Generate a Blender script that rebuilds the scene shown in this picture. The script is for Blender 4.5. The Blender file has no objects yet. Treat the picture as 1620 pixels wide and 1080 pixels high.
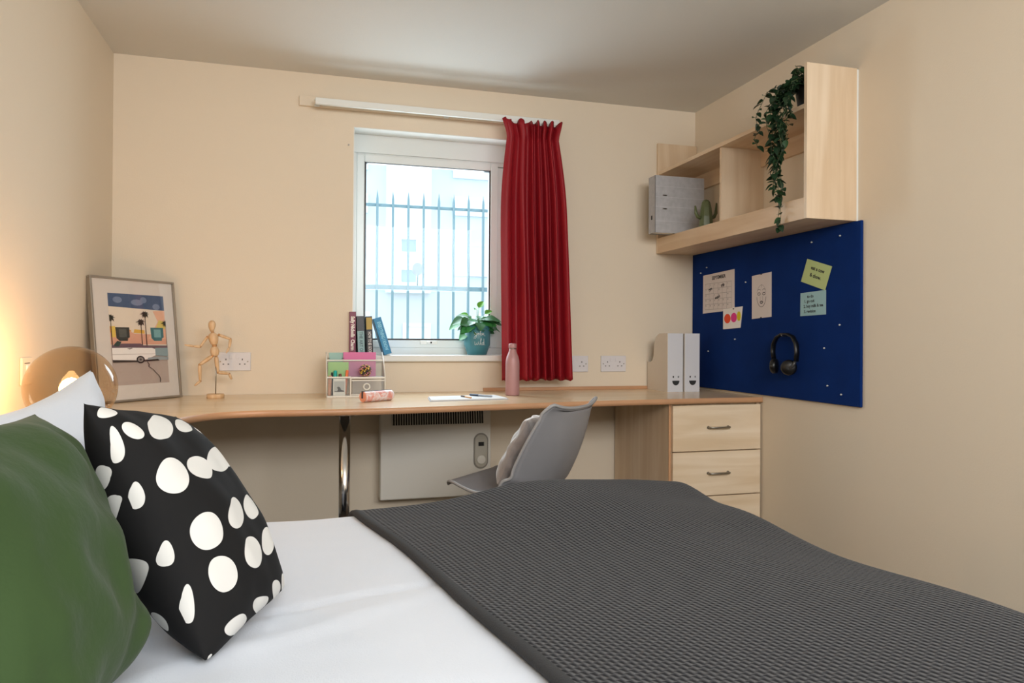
import bpy, bmesh, math, random
from mathutils import Vector, Matrix, noise
C = bpy.context.scene
COL = C.collection
PI = math.pi
R = random.Random(7)

# ------------------------------------------------------------------ camera
YAW, PITCH, ROLL, CZ = .275657, .0054276, .0064545, 1.019
def make_camera():
    cy, sy, cp, sp = math.cos(YAW), math.sin(YAW), math.cos(PITCH), math.sin(PITCH)
    f = Vector((sy*cp, cy*cp, sp)); r = Vector((cy, -sy, 0)); u = r.cross(f)
    r2 = math.cos(ROLL)*r + math.sin(ROLL)*u; u2 = -math.sin(ROLL)*r + math.cos(ROLL)*u
    cd = bpy.data.cameras.new('camera'); co = bpy.data.objects.new('camera', cd); COL.objects.link(co)
    m = Matrix((r2, u2, -f)).transposed().to_4x4(); m.translation = Vector((0, 0, CZ))
    co.matrix_world = m
    cd.sensor_width = 36; cd.lens = 1137/1620*36; cd.shift_y = -11.8/1620; cd.clip_start = .02; cd.clip_end = 200
    C.camera = co
make_camera()

# ------------------------------------------------------------------ world, lights, exposure
w = bpy.data.worlds.new('overcast_sky'); C.world = w; w.use_nodes = True
bg = w.node_tree.nodes['Background']; bg.inputs[0].default_value = (.80, .91, 1.0, 1); bg.inputs[1].default_value = 2.35
def area(name, loc, target, sx, sy, power, col):
    l = bpy.data.lights.new(name, 'AREA'); l.shape = 'RECTANGLE'; l.size = sx; l.size_y = sy; l.energy = power; l.color = col
    o = bpy.data.objects.new(name, l); COL.objects.link(o); o.location = loc
    o.rotation_euler = (Vector(target)-Vector(loc)).to_track_quat('-Z', 'Y').to_euler(); return o
area('fill_light', (.75, -.95, 2.0), (.7, 2.6, .9), 2.2, .9, 80, (.985, .995, 1))  # soft fill added behind the camera, no fixture stands there
area('daylight_window', (.6, 3.86, 1.5), (.5, 0, .9), .62, .85, 13, (.86, .94, 1))
C.view_settings.view_transform = 'Standard'; C.view_settings.look = 'None'
C.view_settings.gamma = 1; C.view_settings.use_curve_mapping = False
C.view_settings.exposure = 0.13

# ------------------------------------------------------------------ materials
def lin(c):
    if isinstance(c, str):
        c = [int(c[i:i+2], 16)/255 for i in (0, 2, 4)]
    return tuple(((v/12.92) if v <= .04045 else ((v+.055)/1.055)**2.4) for v in c) + (1,)
MATS = {}
def mat(name, col, rough=.6, metal=0, spec=.5, bump=None, vary=None, sheen=0, coat=0, sss=0, emit=None):
    if name in MATS: return MATS[name]
    m = bpy.data.materials.new(name); m.use_nodes = True; nt = m.node_tree; b = nt.nodes['Principled BSDF']
    c = lin(col)
    b.inputs['Base Color'].default_value = c; b.inputs['Roughness'].default_value = rough
    b.inputs['Metallic'].default_value = metal; b.inputs['Specular IOR Level'].default_value = spec
    b.inputs['Coat Weight'].default_value = coat; b.inputs['Sheen Weight'].default_value = sheen
    if emit: b.inputs['Emission Color'].default_value = lin(emit[0]); b.inputs['Emission Strength'].default_value = emit[1]
    tc = nt.nodes.new('ShaderNodeTexCoord')
    if vary:   # (scale, amount)
        n = nt.nodes.new('ShaderNodeTexNoise'); n.inputs['Scale'].default_value = vary[0]; n.inputs['Detail'].default_value = 4
        nt.links.new(tc.outputs['Object'], n.inputs['Vector'])
        mr = nt.nodes.new('ShaderNodeMapRange'); mr.inputs[1].default_value = .3; mr.inputs[2].default_value = .7
        mr.inputs[3].default_value = 1-vary[1]; mr.inputs[4].default_value = 1+vary[1]*.4
        mx = nt.nodes.new('ShaderNodeVectorMath'); mx.operation = 'SCALE'; mx.inputs[0].default_value = c[:3]
        nt.links.new(n.outputs[0], mr.inputs[0]); nt.links.new(mr.outputs[0], mx.inputs['Scale']); nt.links.new(mx.outputs[0], b.inputs['Base Color'])
    if bump:   # (scale, distance)
        n = nt.nodes.new('ShaderNodeTexNoise'); n.inputs['Scale'].default_value = bump[0]; n.inputs['Detail'].default_value = 3
        nt.links.new(tc.outputs['Object'], n.inputs['Vector'])
        bp = nt.nodes.new('ShaderNodeBump'); bp.inputs['Distance'].default_value = bump[1]; bp.inputs['Strength'].default_value = 1
        nt.links.new(n.outputs[0], bp.inputs['Height']); nt.links.new(bp.outputs[0], b.inputs['Normal'])
    MATS[name] = m; return m

def wood(name, c1, c2, axis, rough=.45, scale=1.0, knots=.35):
    if name in MATS: return MATS[name]
    m = bpy.data.materials.new(name); m.use_nodes = True; nt = m.node_tree; b = nt.nodes['Principled BSDF']
    b.inputs['Roughness'].default_value = rough
    tc = nt.nodes.new('ShaderNodeTexCoord'); mp = nt.nodes.new('ShaderNodeMapping')
    s = [11*scale]*3; s[axis] = .9*scale; mp.inputs['Scale'].default_value = s
    nt.links.new(tc.outputs['Object'], mp.inputs['Vector'])
    n = nt.nodes.new('ShaderNodeTexNoise'); n.inputs['Scale'].default_value = 1.6; n.inputs['Detail'].default_value = 6; n.inputs['Distortion'].default_value = .6
    nt.links.new(mp.outputs[0], n.inputs['Vector'])
    s2 = [4*scale]*3; s2[axis] = 1.6*scale
    mp2 = nt.nodes.new('ShaderNodeMapping'); mp2.inputs['Scale'].default_value = s2; nt.links.new(tc.outputs['Object'], mp2.inputs['Vector'])
    n2 = nt.nodes.new('ShaderNodeTexNoise'); n2.inputs['Scale'].default_value = 1.5; n2.inputs['Detail'].default_value = 3; nt.links.new(mp2.outputs[0], n2.inputs['Vector'])
    ad = nt.nodes.new('ShaderNodeMath'); ad.operation = 'MULTIPLY_ADD'; ad.inputs[1].default_value = knots; nt.links.new(n2.outputs[0], ad.inputs[0]); nt.links.new(n.outputs[0], ad.inputs[2])
    cr = nt.nodes.new('ShaderNodeValToRGB'); cr.color_ramp.elements[0].position = .42; cr.color_ramp.elements[1].position = .80
    cr.color_ramp.elements[0].color = lin(c1); cr.color_ramp.elements[1].color = lin(c2)
    nt.links.new(ad.outputs[0], cr.inputs[0]); nt.links.new(cr.outputs[0], b.inputs['Base Color'])
    MATS[name] = m; return m

def glass(name, tint=(1, 1, 1), fres=1.45, rough=.0, mixmul=1.0):
    if name in MATS: return MATS[name]
    m = bpy.data.materials.new(name); m.use_nodes = True; nt = m.node_tree
    nt.nodes.remove(nt.nodes['Principled BSDF']); out = nt.nodes['Material Output']
    t = nt.nodes.new('ShaderNodeBsdfTransparent'); t.inputs[0].default_value = (*tint, 1)
    g = nt.nodes.new('ShaderNodeBsdfGlossy'); g.inputs['Roughness'].default_value = rough
    fr = nt.nodes.new('ShaderNodeFresnel'); ge = nt.nodes.new('ShaderNodeNewGeometry'); mi = nt.nodes.new('ShaderNodeMapRange')
    mi.inputs[3].default_value = fres; mi.inputs[4].default_value = 1/fres; nt.links.new(ge.outputs['Backfacing'], mi.inputs[0]); nt.links.new(mi.outputs[0], fr.inputs[0])
    mu = nt.nodes.new('ShaderNodeMath'); mu.operation = 'MULTIPLY'; mu.inputs[1].default_value = mixmul
    mx = nt.nodes.new('ShaderNodeMixShader'); nt.links.new(fr.outputs[0], mu.inputs[0]); nt.links.new(mu.outputs[0], mx.inputs[0])
    nt.links.new(t.outputs[0], mx.inputs[1]); nt.links.new(g.outputs[0], mx.inputs[2]); nt.links.new(mx.outputs[0], out.inputs[0])
    MATS[name] = m; return m

M_wall = mat('cream_wall_paint', 'E3D5C0', .75, bump=(160, .0004))
M_ceil = mat('white_ceiling_paint', 'DAD8D2', .85, bump=(120, .0004))
M_white = mat('white_gloss_paint', 'E4E6E2', .35)
M_upvc = mat('white_upvc', 'DDE3E2', .3)
M_desk = wood('beech_laminate', 'E3CCAB', 'D8BE9A', 0, .22, .7)
M_edge = mat('beech_edging', 'C59670', .4, vary=(6, .12))
M_maple_z = wood('maple_veneer_upright', 'EAD6BC', 'D8BE9E', 2, .4)
M_maple_y = wood('maple_veneer_lengthwise', 'E6CFB2', 'D3B593', 1, .4)
M_maple_x = wood('maple_veneer_crosswise', 'EDDCC4', 'DAC2A2', 0, .4)
M_chrome = mat('chrome', 'C8C8C8', .12, 1)
M_nickel = mat('brushed_nickel', '9A958C', .3, 1)
M_black = mat('black_plastic', '0B0B0C', .35)
M_dark = mat('dark_recess', '2A2A28', .7)

# ------------------------------------------------------------------ mesh builder
class MB:
    def __init__(s): s.v = []; s.f = []; s.mi = []; s.sm = []; s.uv = None
    def add(s, vs, fs, mi=0, sm=False):
        b = len(s.v); s.v += [Vector(p) for p in vs]
        for f in fs: s.f.append([b+i for i in f]); s.mi.append(mi); s.sm.append(sm)
        return s
    def box(s, a, b, mi=0):
        x0, y0, z0 = [min(a[i], b[i]) for i in range(3)]; x1, y1, z1 = [max(a[i], b[i]) for i in range(3)]
        return s.add([(x0,y0,z0),(x1,y0,z0),(x1,y1,z0),(x0,y1,z0),(x0,y0,z1),(x1,y0,z1),(x1,y1,z1),(x0,y1,z1)],
                     [(0,3,2,1),(4,5,6,7),(0,1,5,4),(1,2,6,5),(2,3,7,6),(3,0,4,7)], mi)
    def prism(s, poly, z0, z1, mi=0, smooth=False):   # ccw polygon in xy
        n = len(poly); vs = [(p[0], p[1], z0) for p in poly]+[(p[0], p[1], z1) for p in poly]
        fs = [tuple(range(n-1, -1, -1)), tuple(range(n, 2*n))]; s.add(vs, fs, mi)
        b = len(s.v)-2*n
        for i in range(n):
            j = (i+1) % n; s.f.append([b+i, b+j, b+n+j, b+n+i]); s.mi.append(mi); s.sm.append(smooth)
        return s
    def lathe(s, prof, n=32, c=(0, 0, 0), mi=0, caps=True):   # prof [(r,z)]
        vs = []
        for r, z in prof:
            for k in range(n): a = 2*PI*k/n; vs.append((c[0]+r*math.cos(a), c[1]+r*math.sin(a), c[2]+z))
        fs = []
        for i in range(len(prof)-1):
            for k in range(n): k2 = (k+1) % n; fs.append((i*n+k, i*n+k2, (i+1)*n+k2, (i+1)*n+k))
        s.add(vs, fs, mi, True)
        if caps:
            b = len(s.v)-len(vs)
            s.f.append([b+k for k in range(n-1, -1, -1)]); s.mi.append(mi); s.sm.append(False)
            s.f.append([b+(len(prof)-1)*n+k for k in range(n)]); s.mi.append(mi); s.sm.append(False)
        return s
    def tube(s, pts, rad, n=10, mi=0, caps=True):
        pts = [Vector(p) for p in pts]; rr = rad if isinstance(rad, (list, tuple)) else [rad]*len(pts)
        vs = []; up = Vector((0, 0, 1)); t0 = (pts[1]-pts[0]).normalized()
        if abs(t0.dot(up)) > .9: up = Vector((1, 0, 0))
        a = t0.cross(up).normalized()
        for i, p in enumerate(pts):
            t = (pts[min(i+1, len(pts)-1)]-pts[max(i-1, 0)]).normalized()
            a = (a-t*a.dot(t)).normalized(); b = t.cross(a)
            for k in range(n): q = 2*PI*k/n; vs.append(p+rr[i]*(math.cos(q)*a+math.sin(q)*b))
        fs = []
        for i in range(len(pts)-1):
            for k in range(n): k2 = (k+1) % n; fs.append((i*n+k, i*n+k2, (i+1)*n+k2, (i+1)*n+k))
        s.add(vs, fs, mi, True)
        if caps:
            bb = len(s.v)-len(vs)
            s.f.append([bb+k for k in range(n-1, -1, -1)]); s.mi.append(mi); s.sm.append(False)
            s.f.append([bb+(len(pts)-1)*n+k for k in range(n)]); s.mi.append(mi); s.sm.append(False)
        return s
    def ell(s, c, rx, ry, rz, n=16, m=10, mi=0):
        prof = [(max(1e-4, math.sin(PI*i/m)), -math.cos(PI*i/m)) for i in range(m+1)]
        b = len(s.v); s.lathe(prof, n, (0, 0, 0), mi, False)
        for i in range(b, len(s.v)): v = s.v[i]; s.v[i] = Vector((c[0]+v.x*rx, c[1]+v.y*ry, c[2]+v.z*rz))
        return s
    def limb(s, p, q, r0, r1, rm=None, n=12, mi=0):   # a tapered rounded wooden limb
        p, q = Vector(p), Vector(q); rm = rm or max(r0, r1); pts = []; rr = []
        for i, (t, r) in enumerate([(-.0, .2*r0), (.04, .7*r0), (.12, r0), (.4, rm), (.7, (rm+r1)/2), (.9, r1), (.97, .7*r1), (1, .2*r1)]):
            pts.append(p.lerp(q, t)); rr.append(r)
        return s.tube(pts, rr, n, mi)
    def xf(s, m, start=0):
        for i in range(start, len(s.v)): s.v[i] = m @ s.v[i]
        return s
    def mesh(s, name, mats):
        me = bpy.data.meshes.new(name); me.from_pydata([tuple(v) for v in s.v], [], s.f)
        for m in (mats if isinstance(mats, (list, tuple)) else [mats]): me.materials.append(m)
        me.polygons.foreach_set('material_index', s.mi); me.polygons.foreach_set('use_smooth', s.sm); me.update()
        return me

def link(name, me, parent=None, loc=None):
    o = bpy.data.objects.new(name, me); COL.objects.link(o)
    if parent: o.parent = parent
    if loc is not None: o.location = loc
    return o
def worldloc(p):
    v = Vector((0, 0, 0))
    while p is not None: v = v + p.location; p = p.parent
    return v
def part(name, mb, m, parent=None, bev=0, world=False, seg=2, label=None, kind=None, smooth=False):
    if world and parent:   # world-space coordinates under an unrotated parent
        off = worldloc(parent); mb.v = [v-off for v in mb.v]
    if smooth: mb.sm = [True]*len(mb.sm)
    o = link(name, mb.mesh(name, m), parent)
    if bev:
        b = o.modifiers.new('bevel', 'BEVEL'); b.width = bev; b.segments = seg; b.limit_method = 'ANGLE'; b.angle_limit = math.radians(40)
    if label: o['label'] = label
    if kind: o['kind'] = kind
    return o
def thing(name, label, cat, loc=(0, 0, 0), rz=0, group=None, rot=None):
    o = bpy.data.objects.new(name, None); COL.objects.link(o); o.location = loc; o.rotation_euler = rot or (0, 0, rz)
    o.empty_display_size = .05
    o['label'] = label; o['category'] = cat
    if group: o['group'] = group
    return o
def tag(o, label, cat, group=None):
    o['label'] = label; o['category'] = cat
    if group: o['group'] = group
    return o
def struct(name, mb, m, bev=0, **k):
    o = part(name, mb, m, None, bev, **k); o['kind'] = 'structure'; return o
def origin(o, p):
    p = Vector(p); o.data.transform(Matrix.Translation(-p)); o.location = p; return o
def copy_tree(o, parent=None):
    c = o.copy(); COL.objects.link(c); c.parent = parent
    for ch in [x for x in bpy.data.objects if x.parent == o]: copy_tree(ch, c)
    return c
def rot_m(rx=0, ry=0, rz=0, loc=(0, 0, 0)):
    from mathutils import Euler
    return Matrix.Translation(loc) @ Euler((rx, ry, rz)).to_matrix().to_4x4()
def circ(cx, cy, r, n=20, ry=None): return [(cx+r*math.cos(2*PI*k/n), cy+(ry or r)*math.sin(2*PI*k/n)) for k in range(n)]
def text_mb(s, size, depth=.0003, bold=0.0):
    cu = bpy.data.curves.new('t', 'FONT'); cu.body = s; cu.size = size; cu.extrude = depth; cu.resolution_u = 2; cu.offset = bold
    cu.align_x = 'CENTER'; cu.align_y = 'CENTER'
    o = bpy.data.objects.new('t', cu); COL.objects.link(o)
    me = bpy.data.meshes.new_from_object(o.evaluated_get(bpy.context.evaluated_depsgraph_get()))
    mb = MB(); mb.add([v.co.copy() for v in me.vertices], [tuple(p.vertices) for p in me.polygons])
    bpy.data.objects.remove(o); bpy.data.curves.remove(cu); bpy.data.meshes.remove(me)
    return mb

# ------------------------------------------------------------------ room shell
XL, XR, YB, YN, H = -.855, 2.08, 3.6, -1.5, 2.29
WX0, WX1, WZ0, WZ1 = .205, 1.03, .915, 2.05       # window opening
YW = 3.72                                          # room face of the window frame
b = MB(); T = .30
b.box((XL-.2, YB, -.05), (WX0, YB+T, H+.1)); b.box((WX1, YB, -.05), (XR+.2, YB+T, H+.1))
b.box((WX0, YB, -.05), (WX1, YB+T, WZ0)); b.box((WX0, YB, WZ1), (WX1, YB+T, H+.1))
struct('wall_back', b, M_wall)
struct('wall_left', MB().box((XL-.2, YN, -.05), (XL, YB, H+.1)), M_wall)
struct('wall_right', MB().box((XR, YN, -.05), (XR+.2, YB, H+.1)), M_wall)
struct('wall_near', MB().box((XL-.2, YN-.2, -.05), (XR+.2, YN, H+.1)), M_wall)
struct('ceiling', MB().box((XL, YN, H), (XR, YB, H+.1)), M_ceil)
struct('floor', MB().box((XL, YN, -.05), (XR, YB, 0)), mat('grey_brown_carpet', '6E655C', .95, bump=(400, .002), vary=(90, .2)))
struct('baseboard_back', MB().box((XL, YB-.015, 0), (XR, YB, .09)), M_white, bev=.003)
struct('baseboard_left', MB().box((XL, YN, 0), (XL+.015, YB, .09)), M_white, bev=.003)
struct('baseboard_right', MB().box((XR-.015, YN, 0), (XR, 2.98, .09)), M_white, bev=.003)

# window_1: fixed frame, opening sash, pane, handle
win = bpy.data.objects.new('window_1', None); COL.objects.link(win); win.location = (.6, YW, WZ0); win['kind'] = 'structure'
def ring(x0, x1, z0, z1, t, y0, y1, mb=None, tb=None):
    mb = mb or MB(); tb = tb or t
    mb.box((x0, y0, z0), (x0+t, y1, z1)); mb.box((x1-t, y0, z0), (x1, y1, z1))
    mb.box((x0+t, y0, z0), (x1-t, y1, z0+tb)); mb.box((x0+t, y0, z1-t), (x1-t, y1, z1)); return mb
part('head_board', MB().box((WX0, YW-.01, 1.955), (WX1, YW+.06, WZ1)), M_upvc, win, world=True)
part('window_frame', ring(WX0, WX1, WZ0, 1.957, .024, YW, YW+.07, tb=.05), M_upvc, win, bev=.003, world=True)
sash = part('sash', ring(.2275, .968, .9645, 1.950, .040, YW-.004, YW+.05), M_upvc, win, bev=.005, world=True)
part('gasket', ring(.266, .931, 1.002, 1.916, .010, YW+.001, YW+.03), M_black, win, world=True, label='black rubber gasket')
part('frame_post', MB().box((.965, YW+.004, WZ0+.05), (1.03, YW+.07, 1.93)), M_upvc, win, bev=.003, world=True)
part('pane', MB().box((.274, YW+.018, 1.010), (.923, YW+.022, 1.908)), glass('window_glass', (.95, .985, 1.0), 1.45, 0, .4), win, world=True)
hb = MB().box((.555, YW-.012, .982), (.645, YW-.004, 1.002)); hb.box((.590, YW-.028, .986), (.612, YW-.012, .999))
part('handle', hb, M_white, win, bev=.003, world=True)
part('handle_keyhole', MB().box((.606, YW-.0295, .988), (.614, YW-.026, .997)), M_dark, win, world=True)
for k_, (a_, c_) in enumerate((((WX0, YB+.001, WZ1-.004), (WX1, YW-.012, WZ1)), ((WX0, YB+.001, WZ0+.02), (WX0+.004, YW-.001, WZ1-.005)), ((WX1-.004, YB+.001, WZ0+.02), (WX1, YW-.001, WZ1-.005)))): struct('trim_%d' % (4+k_), MB().box(a_, c_), M_white)
# window board
struct('trim_1', MB().box((.150, YB-.035, .898), (1.065, YB-.0005, .930)).box((WX0+.001, YB-.002, .898+.018), (WX1-.001, YW, .930)), M_white, bev=.006)
struct('trim_2', MB().box((.865, YB-.012, .745), (XR-.03, YB, .762)), M_edge, bev=.002)
# curtain batten on the wall
struct('trim_3', MB().box((-.052, YB-.018, 2.127), (1.235, YB, 2.173)), M_wall, bev=.002)

# ------------------------------------------------------------------ curtain rail and curtain
rail = thing('curtain_rail', 'slim white curtain track on the wall above the window', 'curtain rail', (.65, 3.5, 2.125))
part('track', MB().box((.022, 3.492, 2.112), (1.235, 3.510, 2.143)), M_white, rail, bev=.003, world=True)
for x in (.03, .66, 1.22):
    mb = MB().box((x-.012, 3.51, 2.135), (x+.012, YB-.018, 2.141)); mb.box((x-.012, YB-.022, 2.125), (x+.012, YB-.0181, 2.160))
    part('bracket', mb, M_white, rail, bev=.001, world=True)
for k in range(8):
    x = .945+k*.038
    part('glider', MB().box((x-.004, 3.494, 2.096), (x+.004, 3.500, 2.112)), M_white, rail, world=True)

curt = thing('curtain', 'dark red satin curtain with pinched heading drawn to the right of the window', 'curtain', (1.1, 3.5, .81))
def curtain_mb():
    # ridges at hand-set places across the width; pos = fraction along the width, ridge towards the room
    mb = MB(); nu, nv = 260, 60
    keys = [.08, .235, .32, .42, .49, .545, .60, .66, .715, .775, .83, .885, .97]   # alternating front / back
    def fold(u):
        if u <= keys[0]: return 1-.5*((keys[0]-u)/keys[0])**2
        for i in range(len(keys)-1):
            if u <= keys[i+1]+1e-9:
                t = (u-keys[i])/(keys[i+1]-keys[i]); a = 1 if i % 2 == 0 else -1
                c_ = a*math.cos(PI*t); return math.copysign(abs(c_)**.75, c_)
        return 1
    vs = []
    for j in range(nv+1):
        q = j/nv
        z = 2.108 - q*(2.108-.806)
        hd = 2.03
        # left/right edge as photographed
        if z > hd:
            t = (2.108-z)/(2.108-hd); xl = .920+.026*t; xr = 1.236-.020*t; amp = .020+.004*math.sin(PI*t)
        else:
            t = (hd-z)/(hd-.806); e = min(1, t*3.2); xl = .946-.032*math.sin(e*PI/2)+.018*max(0, t-.4); xr = 1.216+.030*math.sin(e*PI/2)+.050*t; amp = .015+.012*min(1, t*2.2)+.006*t
        for i in range(nu+1):
            u = i/nu
            wob = .010*noise.noise(Vector((u*4, z*1.6, 3)))
            uu = min(1, max(0, u+.018*math.sin(z*2.1+u*7)*min(1, (2.1-z)*1.5)*math.sin(PI*u)))
            d = fold(uu)*amp*(.8+.35*noise.noise(Vector((u*9, 0, 1))))
            x = xl+(xr-xl)*u + wob*.5 + .004*math.sin(u*60)*(1 if z > hd else .3)
            zz = z
            if j == 0: zz += .006*max(-1, fold(uu))+.006*math.sin(u*47)
            elif z > hd: zz += (.006*fold(uu))*(1-(2.108-z)/.08)
            if j == nv: zz += .003*math.sin(u*90)+.006*noise.noise(Vector((u*6, 1, 1)))
            vs.append((x, 3.462-d+wob, zz))
    fs = [(j*(nu+1)+i, (j+1)*(nu+1)+i, (j+1)*(nu+1)+i+1, j*(nu+1)+i+1) for j in range(nv) for i in range(nu)]
    mb.add(vs, fs, 0, True); return mb
M_red = mat('red_satin', '901420', .5, spec=.3, sheen=.0, bump=(300, .0005), vary=(3, .12))
o = part('drape', curtain_mb(), M_red, curt, world=True)
sm = o.modifiers.new('solid', 'SOLIDIFY'); sm.thickness = .003
part('heading_tape', MB().box((.955, 3.482, 2.035), (1.212, 3.484, 2.100)), mat('heading_tape', '7A1A20', .8), curt, world=True)

# ------------------------------------------------------------------ outside
struct('ground', MB().box((-14, 4.0, -.30), (24, 40, -.10)), mat('pale_paving', 'C6C8C6', .9, vary=(.6, .1)))
fn = thing('railing', 'grey metal bar railing standing outside the window', 'railing', (.9, 5.7, -.1))
M_fence = mat('grey_fence_paint', '7F9CA6', .5)
for z, r in ((2.055, .013), (1.412, .026)):
    part('rail', MB().box((-1.2, 5.7-.006, z-r*.5-.004), (3.2, 5.7+.02, z+r*.5+.004)), M_fence, fn, bev=.002, world=True)
pk = None
for k in range(34):
    x = .508+(k-13)*.1215
    if pk is None:
        mb = MB().box((-.009, -.009, 0), (.009, .009, 2.20)); mb.add([(-.009, -.009, 2.2), (.009, -.009, 2.2), (.009, .009, 2.2), (-.009, .009, 2.2), (0, 0, 2.275)], [(0, 1, 4), (1, 2, 4), (2, 3, 4), (3, 0, 4)])
        pk = mb.mesh('picket', M_fence)
    link('picket', pk, fn, (x-.9, -.016, 0))
rf = thing('round_sign', 'small pale round sign on a thin stem above the lower railing bar', 'sign', (.835, 5.74, 1.43))
part('stem', MB().tube([(0, 0, -.0), (0, 0, .09)], .006, 8), M_fence, rf)
mb = MB().prism(circ(0, 0, .045, 24, .052), -.006, .006); mb.xf(rot_m(PI/2, 0, 0, (0, 0, .135)))
part('disc', mb, mat('sign_grey', 'AEB9C0', .5), rf, bev=.002)

bl = thing('apartment_building', 'pale grey apartment building with white bands and small windows beyond the railing', 'building', (3, 17, -.1))
M_fac = mat('pale_blue_render', 'D2DCE2', .9, vary=(1.5, .05)); M_facw = mat('white_cladding', 'F4F6F6', .8); M_win = mat('far_window_glass', '8FA9B8', .15)
part('wall', MB().box((-6, 17, -.1), (14, 24, 13)), M_fac, bl, world=True)
part('plinth', MB().box((-6, 16.8, -.1), (14, 17, 2.05)), mat('plinth_render', 'D0D2D2', .9), bl, world=True)
part('stair_tower', MB().box((1.72, 16.6, 2.05), (2.72, 17, 13)), M_facw, bl, world=True, label='white stair tower')
def wpart(x0, x1, z0, z1, y=16.97, glassy=False):
    f = part('window', ring(x0, x1, z0, z1, .08, y-.05, y+.02), M_facw, bl, world=True)
    part('window_pane', MB().box((x0+.08, y, z0+.08), (x1-.08, y+.015, z1-.08)), M_win if glassy else M_facw, f, world=True)
for x0, x1, z0, z1, g in [(3.3, 4.35, 4.85, 5.25, 0), (3.3, 4.35, 3.95, 4.4, 0), (.7, 1.3, 4.9, 5.4, 0), (.7, 1.3, 3.9, 4.35, 0), (.7, 1.25, 2.9, 3.5, 0), (.8, 1.2, 2.2, 2.65, 1), (3.3, 4.35, 2.5, 3.3, 0),
                     (5.2, 6.4, 3.9, 4.9, 0), (5.2, 6.4, 2.4, 3.3, 1), (-1.6, -.4, 3.9, 4.9, 0), (-1.6, -.4, 2.2, 3.2, 1)]:
    wpart(x0, x1, z0, z1, 16.97, g)
for z0 in (2.9, 2.2): wpart(1.95, 2.45, z0, z0+.45, 16.57, True)
for x0, x1, z0, z1 in [(.6, 1.35, .3, 1.6), (2.1, 2.75, .1, 1.35), (3.9, 4.5, .1, 1.6), (5.2, 6.0, .2, 1.5)]:
    wpart(x0, x1, z0, z1, 16.77)
part('wall_lamp', MB().box((2.95, 16.75, 5.22), (3.35, 16.99, 5.27)), M_fence, bl, bev=.01, world=True)

# ------------------------------------------------------------------ desk
ZD = .745
desk = thing('desk', 'long built-in beech laminate desk running under the window with a curved left wing', 'desk', (.6, 3.2, 0))
front = [(XR-.002, 2.965), (1.85, 2.968), (1.57, 2.955), (1.24, 2.935), (.74, 2.868), (.36, 2.810), (.17, 2.797), (-.02, 2.800), (-.153, 2.808), (-.26, 2.790), (-.33, 2.745), (-.385, 2.67), (-.425, 2.58), (-.45, 2.46), (-.46, 2.3), (-.46, 2.12)]
poly = [(XR-.002, YB-.002), (XL+.002, YB-.002), (XL+.002, 2.12)] + front[::-1]
def catmull(P, k=5):
    o_ = []
    for i in range(len(P)-1):
        a0, a1, a2, a3 = P[max(0, i-1)], P[i], P[i+1], P[min(len(P)-1, i+2)]
        for q in range(k):
            t = q/k; o_.append(tuple(.5*((2*b1)+(-b0+b2)*t+(2*b0-5*b1+4*b2-b3)*t*t+(-b0+3*b1-3*b2+b3)*t**3) for b0, b1, b2, b3 in zip(a0, a1, a2, a3)))
    return o_+[P[-1]]
front = catmull(front)
poly = [(XR-.002, YB-.002), (XL+.002, YB-.002), (XL+.002, 2.12)] + front[::-1]
part('worktop', MB().prism(poly, ZD-.024, ZD), M_desk, desk, world=True)
eb = MB(); vs = []
for i, (x, y) in enumerate(front):
    a = Vector(front[max(i-1, 0)]); c = Vector(front[min(i+1, len(front)-1)]); t = (c-a).normalized(); n = Vector((-t.y, t.x))
    if n.y > 0 and i < 45: n = -n
    if i >= 45 and n.x < 0: n = -n
    if i == 0: n = Vector((0, -1))
    for off, z in ((0, ZD-.024), (.002, ZD-.024), (.0035, ZD-.012), (.002, ZD-.001), (0, ZD+.0002)): vs.append((x+n.x*off, y+n.y*off, z))
m5 = len(front)
eb.add(vs, [(i*5+k, (i+1)*5+k, (i+1)*5+k+1, i*5+k+1) for i in range(m5-1) for k in range(4)], 0, True)
part('edge_band', eb, M_edge, desk, world=True, label='reddish beech edge band')
for p in ((.137, 2.86), (-.52, 2.2)):
    lg = part('leg', MB().lathe([(.0215, .012), (.0215, ZD-.03)], 32, (p[0], p[1], 0)), M_chrome, desk, world=True, label='chrome tube leg')
    part('leg_plate', MB().lathe([(.045, 0), (.045, .006)], 32, (p[0], p[1], ZD-.030)), M_chrome, lg, world=True)
    part('foot', MB().lathe([(.026, 0), (.026, .012)], 24, (p[0], p[1], 0)), M_black, lg, world=True)

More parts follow.
